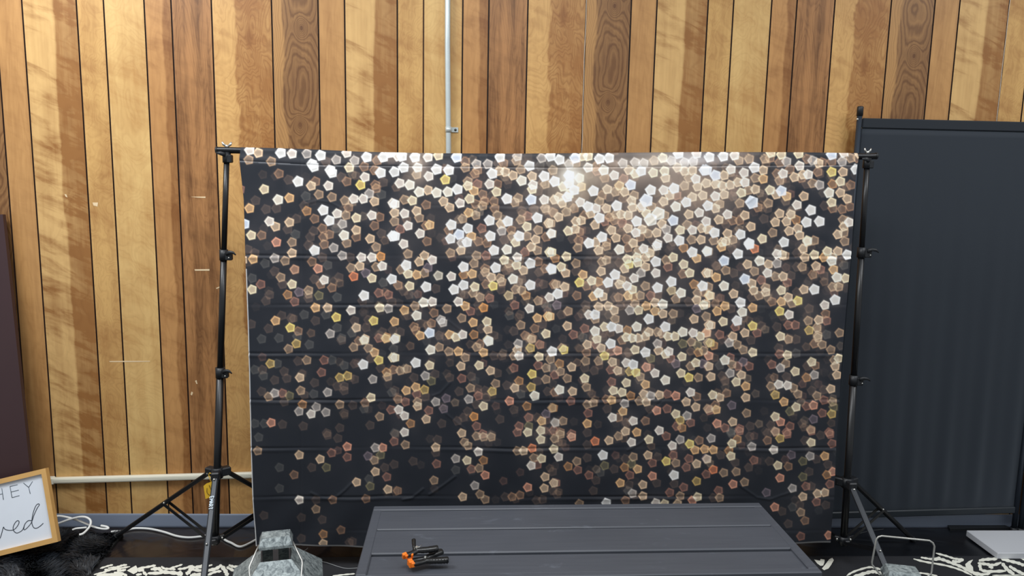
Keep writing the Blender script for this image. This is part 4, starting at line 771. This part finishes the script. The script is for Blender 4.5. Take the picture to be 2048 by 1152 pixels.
for w_, P in [(30,[(145,238),(350,290),(700,352),(960,430),(1160,525)]),(30,[(270,212),(400,235),(560,262)]),(44,[(440,235),(620,245),(780,300),(960,370),(1150,465),(1330,500)]),(40,[(560,215),(610,230)]),(30,[(530,140),(700,185),(860,235),(1010,245)]),(44,[(810,270),(900,288),(1010,250)]),
              (46,[(1270,270),(1400,248),(1590,238)]),(44,[(1250,310),(1400,330),(1520,345),(1660,300)]),(50,[(1280,330),(1310,440)]),(40,[(1440,370),(1520,395)]),(44,[(1310,440),(1480,455),(1740,445)]),(46,[(1650,232),(1780,270),(1960,315),(2060,360)]),
              (54,[(1670,310),(1760,420),(1880,505)]),(30,[(1810,225),(1960,212),(2060,258)]),(46,[(1790,360),(1920,440),(2060,505)]),(40,[(1170,495),(1300,510),(1470,490)]),(18,[(1500,522),(1780,520),(2060,516)]),(26,[(200,488),(300,485),(560,532)])]: prof_band(P, w_, *D_)
poly_([(1172,250),(1100,275),(1035,330),(1050,390),(1110,440),(1175,450),(1170,380),(1125,325)], *D_)
rr2 = random.Random(4)
for k in range(150):                                 # the scrolls carry on over the rest of the rug
    cx_, cy_ = rr2.uniform(.3, 4.55), rr2.uniform(-2.15, -.62); r0_ = rr2.uniform(.04, .13); a0 = rr2.uniform(0, 6.28); sg2 = rr2.choice((-1, 1))
    pts = []
    for i in range(16):
        t = i/15; r1 = r0_*(1-.75*t); pts.append((cx_+r1*math.cos(a0+sg2*t*4.6), cy_+r1*math.sin(a0+sg2*t*4.6)))
    L_ = []; R_ = []
    for i, p in enumerate(pts):
        q0, q1 = pts[max(i-1, 0)], pts[min(i+1, 15)]; tx_, ty_ = q1[0]-q0[0], q1[1]-q0[1]; l_ = math.hypot(tx_, ty_); w2 = .011*math.sin(math.pi*(i+.6)/16.2)
        L_.append((p[0]-ty_/l_*w2, p[1]+tx_/l_*w2, ZR+.0008+k*1e-6)); R_.append((p[0]+ty_/l_*w2, p[1]-tx_/l_*w2, ZR+.0008+k*1e-6))
    rug.add(L_+R_, [(i, i+1, 16+i+1, 16+i) for i in range(15)], 1)
ro = rug.build('area_rug', [rugb, rugw]); tag(ro, 'large black area rug with ivory scroll pattern lying under the table, lanterns and tripod feet', 'rug')

# white board on the floor at the right
wb = [atz(1933, 1060.5, .036), atz(2000, 1106, .036)]
wp = MB().box((wb[0][0]-.0, wb[1][1], .010), (4.75, wb[0][1], .036), bev=.002).build('white_board', plain('white_laminate', (.80,.81,.83), .4, var=.03, scale=5))
tag(wp, 'flat pale white board lying on the floor in front of the room divider', 'board')
wp.rotation_euler = (0, 0, 0)
gc = MB(); n1_, n2_ = 90, 26; vs = []; fs = []
for j in range(n2_+1):
    for i in range(n1_+1):
        x = 2.72+(4.85-2.72)*i/n1_; y = -.016-.285*j/n2_; z = .0025+.006*max(0, mnoise.noise(Vector((x*5, y*9, 2))))+.009*max(0, mnoise.noise(Vector((x*9+y*14, y*16, 7)))-.12)
        vs.append((x, y, z*(1 if 0 < j < n2_-2 else .15)+.0004))
for j in range(n2_):
    for i in range(n1_): a_ = j*(n1_+1)+i; fs.append((a_, a_+n1_+1, a_+n1_+2, a_+1))
tag(gc.add(vs, fs, 0, True).build('ground_sheet', plain('black_plastic_sheeting', (.065,.075,.095), .33, var=.05)), 'thin wrinkled black sheet covering the floor between the room divider and the rug', 'sheet')
# dark flat scrap of sheet beside the skirting
P = [atz(x, y, .012) for x, y in [(1893,1046),(1960,1041),(2006,1040),(2007,1049),(2024,1056),(1900,1058)]]
dk = MB().add([tuple(p) for p in P]+[(p[0],p[1],.001) for p in P], [(0,1,2,3,4,5)]+[(i,(i+1) % 6,(i+1) % 6+6,i+6) for i in range(6)])
tag(dk.build('folded_sheet', plain('black_sheet', (.09,.10,.11), .5)), 'small folded black sheet on the floor below the room divider', 'sheet')

# ------------------------------------------------------------------ cords on the floor
wc = plain('white_cord_pvc', (.93,.94,.93), .4, var=.02)
def cord(pts, r, name, label, mt=wc):
    o = MB().tube(smooth_path(pts, 8), r, 10).build(name, mt); return tag(o, label, 'cable')
cr = lambda x, y, Y: Vector(aty(100+x/9.6, 1000+y/9.6, Y))
cord([cr(60,345,-.10),cr(90,322,-.10),(cr(180,308,-.10)),cr(300,325,-.10),cr(430,358,-.10),cr(560,402,-.10),cr(700,460,-.10),cr(850,520,-.105),cr(980,550,-.11),cr(1075,556,-.115),cr(1122,543,-.11),cr(1085,512,-.105),cr(980,492,-.10)], .0042,
     'power_cord', 'white cord with a hooked end lying over the shaggy rug below the raceway')
cord([cr(80,470,-.12),cr(200,435,-.115),cr(330,388,-.11),cr(450,352,-.108),cr(580,325,-.11),cr(690,332,-.115),cr(768,380,-.12),cr(782,450,-.13),cr(740,540,-.15),cr(640,640,-.18),cr(560,668,-.19)], .0044,
     'power_cord', 'white cord bending in a wide loop over the shaggy rug beside the letter sign')
fl_ = [(222,1064),(229,1063),(245,1062.5),(262,1058),(276,1056.5),(301,1058),(328,1064),(353,1072),(377,1075),(402,1073),(420,1070),(436,1070),(452,1081),(463,1086),(474,1092),(483,1093),(496,1088),(511,1080),(522,1074)]
cord([tuple(max(-9, v) for v in atz(x, y, .006)) if atz(x, y, .006)[1] < -.016 else (atz(x, y, .006)[0], -.017, .006) for x, y in fl_], .0045,
     'power_cord', 'long white cord snaking over the dark floor under the left tripod')
cord([cr(430,572,-.16),cr(500,548,-.155),cr(600,538,-.15),cr(700,528,-.15)], .0038, 'power_cord', 'short bit of white cord half buried in the shaggy rug pile')
gw = plain('grey_wire', (.55,.56,.57), .4)
cord([atz(x, y, .012) for x, y in [(598,1105),(610,1101),(616,1096)]]+[], .0015, 'wire_or_film_highlight', 'short pale wire on the floor by the left lantern handle', gw)
cord([atz(x, y, .0115) for x, y in [(632,1121),(652,1125),(679,1134),(695,1137),(716,1136)]], .0014, 'wire_or_film_highlight', 'thin grey wire running over the rug towards the left table edge', gw)
# wrinkle highlight of the film by the right stand, imitated by a grey tube
cord([atz(x, y, .004) for x, y in [(1664,1077),(1700,1073),(1730,1064),(1768,1058)]], .0016, 'wire_or_film_highlight', 'thin grey strand imitating a wrinkle highlight on the black film behind the right tripod base', plain('film_wrinkle_highlight', (.24,.25,.26), .3))

# ------------------------------------------------------------------ low black table
tm, nt, b = nmat('charcoal_painted_wood'); tc = nt.nodes.new('ShaderNodeTexCoord'); sp_ = nt.nodes.new('ShaderNodeSeparateXYZ'); nt.links.new(tc.outputs['Object'], sp_.inputs[0])
ux, uy, uz = (E(nt, sp_.outputs[i]) for i in range(3))
g1 = noi(nt, comb(nt, ux*5, uy*90, uz*90), 1, 3); sm1 = noi(nt, comb(nt, ux*9+3.3, uy*22, 1.7), 1, 4, .6, .5); sm2 = noi(nt, comb(nt, ux*3, uy*4, 5.5), 1, 2)
c_ = mixc(nt, g1, L4((.25,.265,.295)), L4((.305,.32,.35)))
c_ = mixc(nt, sm1.ramp(.62, .80)*.35, c_, L4((.52,.55,.60)))
nt.links.new(mixc(nt, sm2.ramp(.3, .8)*.3, c_, L4((.345,.36,.395))), b.inputs['Base Color']); b.inputs['Roughness'].default_value = .48
bp = nt.nodes.new('ShaderNodeBump'); bp.inputs['Strength'].default_value = .2; bp.inputs['Distance'].default_value = .001; nt.links.new(g1.s, bp.inputs['Height']); nt.links.new(bp.outputs[0], b.inputs['Normal'])
TH = .40
c00 = atz(748, 1012, TH); c10 = atz(1513, 1005, TH); c01 = atz(708.5, 1151, TH); c11 = atz(1656, 1149.5, TH)
th = math.atan2(c10[1]-c00[1], c10[0]-c00[0]); TW = math.hypot(c10[0]-c00[0], c10[1]-c00[1])+.01
tb = thing('low_table', (c00[0], c00[1], 0), 'low charcoal painted plank table in front of the backdrop with two clamps on top', 'table', rz=th)
bpy.context.view_layer.update()
TD = .462; Mt = Matrix.Translation((c00[0], c00[1], 0)) @ Matrix.Rotation(th, 4, 'Z')
def tbox(lo, hi, name, bev=.002):
    o = MB().box(lo, hi, 0, None, bev).build(name, tm, None); o.parent = tb; return o
fw = .030
tbox((0,-fw,TH-.05),(TW,0,TH), 'rail', .003); tbox((0,-TD,TH-.05),(TW,-TD+.022,TH), 'rail', .003)
tbox((0,-TD+.022,TH-.05),(fw,-fw,TH), 'rail', .003); tbox((TW-fw,-TD+.022,TH-.05),(TW,-fw,TH), 'rail', .003)
ed_ = [-fw-.004, -.172, -.322, -TD+.026]
for i in range(3):
    tbox((fw*.75, ed_[i+1]+.0045, TH-.024), (TW-fw*.75, ed_[i]-.0015, TH-.0015+(.0005, -.0005, -.006)[i]), 'plank', .0035)
for lx in (.02, TW-.09):
    for ly in (-.09, -TD+.02): tbox((lx, ly, .011), (lx+.07, ly+.07, TH-.05), 'leg', .004)
tbox((.05,-TD+.05,.14),(TW-.05,-.05,.16), 'shelf', .003)

# ------------------------------------------------------------------ spring clamps
org = plain('orange_rubber', (.97,.50,.12), .5, var=.04); clp = plain('clamp_black_nylon', (.085,.09,.095), .3, var=.03)
def make_clamp(label, group):
    r = thing('spring_clamp', (0,0,0), label, 'clamp', group)
    for s in (1, -1):
        o = MB()
        hp = [(.000, s*.004, .012), (.018, s*.012, .012), (.045, s*.022, .012), (.074, s*.030, .012)]
        o.tube(smooth_path(hp, 5), [.0088]*5+[.0098]*5+[.0105]*5+[.0095], 12, sx=1.2)
        o.tube(smooth_path([(.006, s*.006, .012), (-.018, -s*.000+s*.010, .012), (-.040, s*.010, .012)], 5), .0082, 12, sx=1.25)
        for q_ in range(6): o.box((.020+q_*.009, s*(.013+q_*.0037)+(.0065 if s > 0 else -.0095), .004), (.023+q_*.009, s*(.013+q_*.0037)+(.0095 if s > 0 else -.0065), .020), bev=.0006)
        h = o.build('handle', clp, r)
        p = MB(); p.box((-.054, s*.0015 if s > 0 else -.014, .001), (-.038, .014 if s > 0 else -.0015, .023), bev=.002); p.box((-.048, s*.010 if s > 0 else -.019, .004), (-.036, .019 if s > 0 else -.010, .020), bev=.002)
        p.build('jaw_pad', org, h)
    MB().tube([(.004,0,-.001),(.004,0,.0255)], .0036, 10).build('pivot_pin', chrome, r)
    sp2 = MB(); sp2.tube([(.004+.0085*math.cos(t*.5), .0085*math.sin(t*.5), .004+t*.0004) for t in range(40)], .0009, 6)
    sp2.tube([(.012,.004,.012),(.03,.010,.012)], .001, 6).tube([(.012,-.004,.012),(.03,-.010,.012)], .001, 6).build('spring', chrome, r)
    return r
ca_ = make_clamp('black spring clamp with orange jaws lying flat, nearer the table front edge', 'spring clamps on the table')
pc = atz(848, 1112, TH+.015); ca_.matrix_basis = Matrix.Translation((pc[0]+.002, pc[1]-.026, TH+.006)) @ Matrix.Rotation(math.radians(24), 4, 'Z') @ Matrix.Scale(.86, 4)
cb_ = thing('spring_clamp', (0,0,0), 'black spring clamp with orange jaws tipped up on its side behind the flat clamp', 'clamp', 'spring clamps on the table')
for ch in list(ca_.children):
    c = ch.copy(); COL.objects.link(c); c.parent = cb_
    if ch.name == 'handle': c.matrix_basis = Matrix.Rotation(math.radians(50), 4, 'Z') @ Matrix.Diagonal((.62, .6, .8, 1))
    for g in ch.children: d = g.copy(); COL.objects.link(d); d.parent = c
pc = atz(834, 1094, TH+.03)
cb_.matrix_basis = Matrix.Translation((pc[0]-.002, pc[1]-.030, TH+.030)) @ Matrix.Rotation(math.radians(30), 4, 'Z') @ Matrix.Rotation(math.radians(-6), 4, 'Y') @ Matrix.Rotation(math.radians(18), 4, 'X') @ Matrix.Scale(.80, 4)

# ------------------------------------------------------------------ lanterns
gm, nt, b = nmat('spangled_galvanised_sheet'); tc = nt.nodes.new('ShaderNodeTexCoord')
vo = nt.nodes.new('ShaderNodeTexVoronoi'); vo.inputs['Scale'].default_value = 75; dn = nt.nodes.new('ShaderNodeTexNoise'); dn.inputs['Scale'].default_value = 35
nt.links.new(tc.outputs['Object'], dn.inputs['Vector'])
mx_ = nt.nodes.new('ShaderNodeMix'); mx_.data_type = 'VECTOR'; mx_.inputs[0].default_value = .06; nt.links.new(tc.outputs['Object'], mx_.inputs[4]); nt.links.new(dn.outputs['Color'], mx_.inputs[5]); nt.links.new(mx_.outputs[1], vo.inputs['Vector'])
vs_ = nt.nodes.new('ShaderNodeSeparateColor'); nt.links.new(vo.outputs['Color'], vs_.inputs[0])
nn_ = noi(nt, tc.outputs['Object'], 60, 4, .6, 1.2)
nt.links.new(mixc(nt, (E(nt, vs_.outputs[0])*.4+nn_.ramp(.32, .68)*.6), L4((.29,.33,.35)), L4((.72,.76,.76))), b.inputs['Base Color'])
b.inputs['Roughness'].default_value = .5; b.inputs['Metallic'].default_value = .25
wire = plain('handle_wire', (.72,.72,.70), .35, .6); glm, nt, b = nmat('lantern_glass'); b.inputs['Transmission Weight'].default_value = 1; b.inputs['Roughness'].default_value = .03; b.inputs['IOR'].default_value = 1.45
tc = nt.nodes.new('ShaderNodeTexCoord'); nt.links.new(mixc(nt, noi(nt, tc.outputs['Object'], 5), (.92,.95,.95,1), (.97,.99,.98,1)), b.inputs['Base Color'])
def frustum(mb, h0, z0, h1, z1, t=.0015, ends=True, top=True):
    vs = [(-h0,-h0,z0),(h0,-h0,z0),(h0,h0,z0),(-h0,h0,z0),(-h1,-h1,z1),(h1,-h1,z1),(h1,h1,z1),(-h1,h1,z1)]
    vi = [(x*(1-t/h0), y*(1-t/h0), z-t) if i < 4 else (x*(1-t/h1), y*(1-t/h1), z-t) for i, (x, y, z) in enumerate(vs)]
    fs = [(i, (i+1) % 4, (i+1) % 4+4, i+4) for i in range(4)]
    fi = [(i+12, (i+1) % 4+12, (i+1) % 4+8, i+8) for i in range(4)]
    rim = [(i+8, (i+1) % 4+8, (i+1) % 4, i) for i in range(4)]
    if top: fs.append((4,5,6,7)); fi.append((12,15,14,13))
    else: rim += [(i+4, (i+1) % 4+4, (i+1) % 4+12, i+12) for i in range(4)]
    return mb.add(vs+vi, fs+fi+rim)
VM = plain('vent_dark_metal', (.34,.32,.32), .5, .3)
def make_lantern(x, y, rz, label, folded, zs):
    L = thing('lantern', (x, y, .009), label, 'lantern', 'galvanised metal lanterns beside the table', rz)
    def P(mb, n, mt, par=None):
        o = mb.build(n, mt, None); o.parent = par or L; return o
    hb, H = .115, zs
    base = MB(); base.box((-hb,-hb,0),(hb,hb,.018), bev=.002)
    P(base, 'base', gm)
    fr = MB()
    for sx in (-1, 1):
        for sy in (-1, 1): fr.box((sx*hb-(.014 if sx > 0 else 0), sy*hb-(.014 if sy > 0 else 0), .018), (sx*hb+(.014 if sx < 0 else 0), sy*hb+(.014 if sy < 0 else 0), H-.170))
    fr.box((-hb,-hb,H-.190),(hb,-hb+.012,H-.170)); fr.box((-hb,hb-.012,H-.190),(hb,hb,H-.170)); fr.box((-hb,-hb+.012,H-.190),(-hb+.012,hb-.012,H-.170)); fr.box((hb-.012,-hb+.012,H-.190),(hb,hb-.012,H-.170))
    P(fr, 'body_frame', gm)
    for k in range(4):
        g = MB().box((-hb+.014,-hb+.004,.020),(hb-.014,-hb+.0065,H-.191)); o = P(g, 'glass_pane', glm); o.rotation_euler = (0, 0, k*math.pi/2)
    P(frustum(MB(), .140, H-.172, .0455, H-.064, top=False), 'roof', gm)
    vt = []
    for sx in (-1, 1):
        for sy in (-1, 1): vt.append(((sx*.041-.002, sy*.041-.002, H-.068), (sx*.041+.002, sy*.041+.002, H-.030)))
    vt.append(((-.008,-.043,H-.068),(.008,-.041,H-.030))); vt.append(((-.008,.041,H-.068),(.008,.043,H-.030))); vt.append(((-.043,-.008,H-.068),(-.041,.008,H-.030))); vt.append(((.041,-.008,H-.068),(.043,.008,H-.030)))
    for lo_, hi_ in vt: P(MB().box(lo_, hi_), 'vent_post', VM)
    cp = MB(); cp.box((-.050,-.036,H-.032),(.050,.036,H-.022), bev=.001); frustum(cp, .001, 0, .001, 0) if False else None
    v = [(-.050,-.036,H-.022),(.050,-.036,H-.022),(.050,.036,H-.022),(-.050,.036,H-.022),(-.042,-.022,H),(.042,-.022,H),(.042,.026,H),(-.042,.026,H)]
    cp.add(v, [(0,1,5,4),(1,2,6,5),(2,3,7,6),(3,0,4,7),(4,5,6,7)])
    P(cp, 'cap', gm)
    if folded:   # bail hanging down over the front of the roof
        pts = [(-.050,-.005,H-.028),(-.056,-.022,H-.034),(-.076,-.062,H-.066),(-.076,-.070,H-.074),(-.068,-.118,H-.118),(-.066,-.126,H-.124),(-.058,-.131,H-.128),(.060,-.131,H-.128),(.068,-.127,H-.124),(.072,-.118,H-.116),(.078,-.070,H-.070),(.077,-.062,H-.064),(.056,-.022,H-.034),(.050,-.005,H-.028)]
    else:
        pts = [(-.048,0,H-.030),(-.062,0,H-.022),(-.084,.004,H+.002),(-.085,.004,H+.010),(-.078,.006,H+.082),(-.073,.006,H+.090),(-.064,.006,H+.094),(.066,.006,H+.094),(.076,.006,H+.088),(.081,.006,H+.078),(.080,.004,H+.004),(.079,.002,H-.006),(.060,0,H-.026),(.048,0,H-.030)]
    P(MB().tube(pts, .0027, 8), 'bail_handle', wire)
    return L
pl_ = atz(552, 1080, .36); pr_ = atz(1805, 1144, .36)
make_lantern(pl_[0], pl_[1], math.radians(13), 'spangled galvanised lantern with its wire handle folded down, standing left of the table', True, .37)
make_lantern(pr_[0], pr_[1], math.radians(-13), 'spangled galvanised lantern with its wire handle raised, standing right of the table', False, .36)
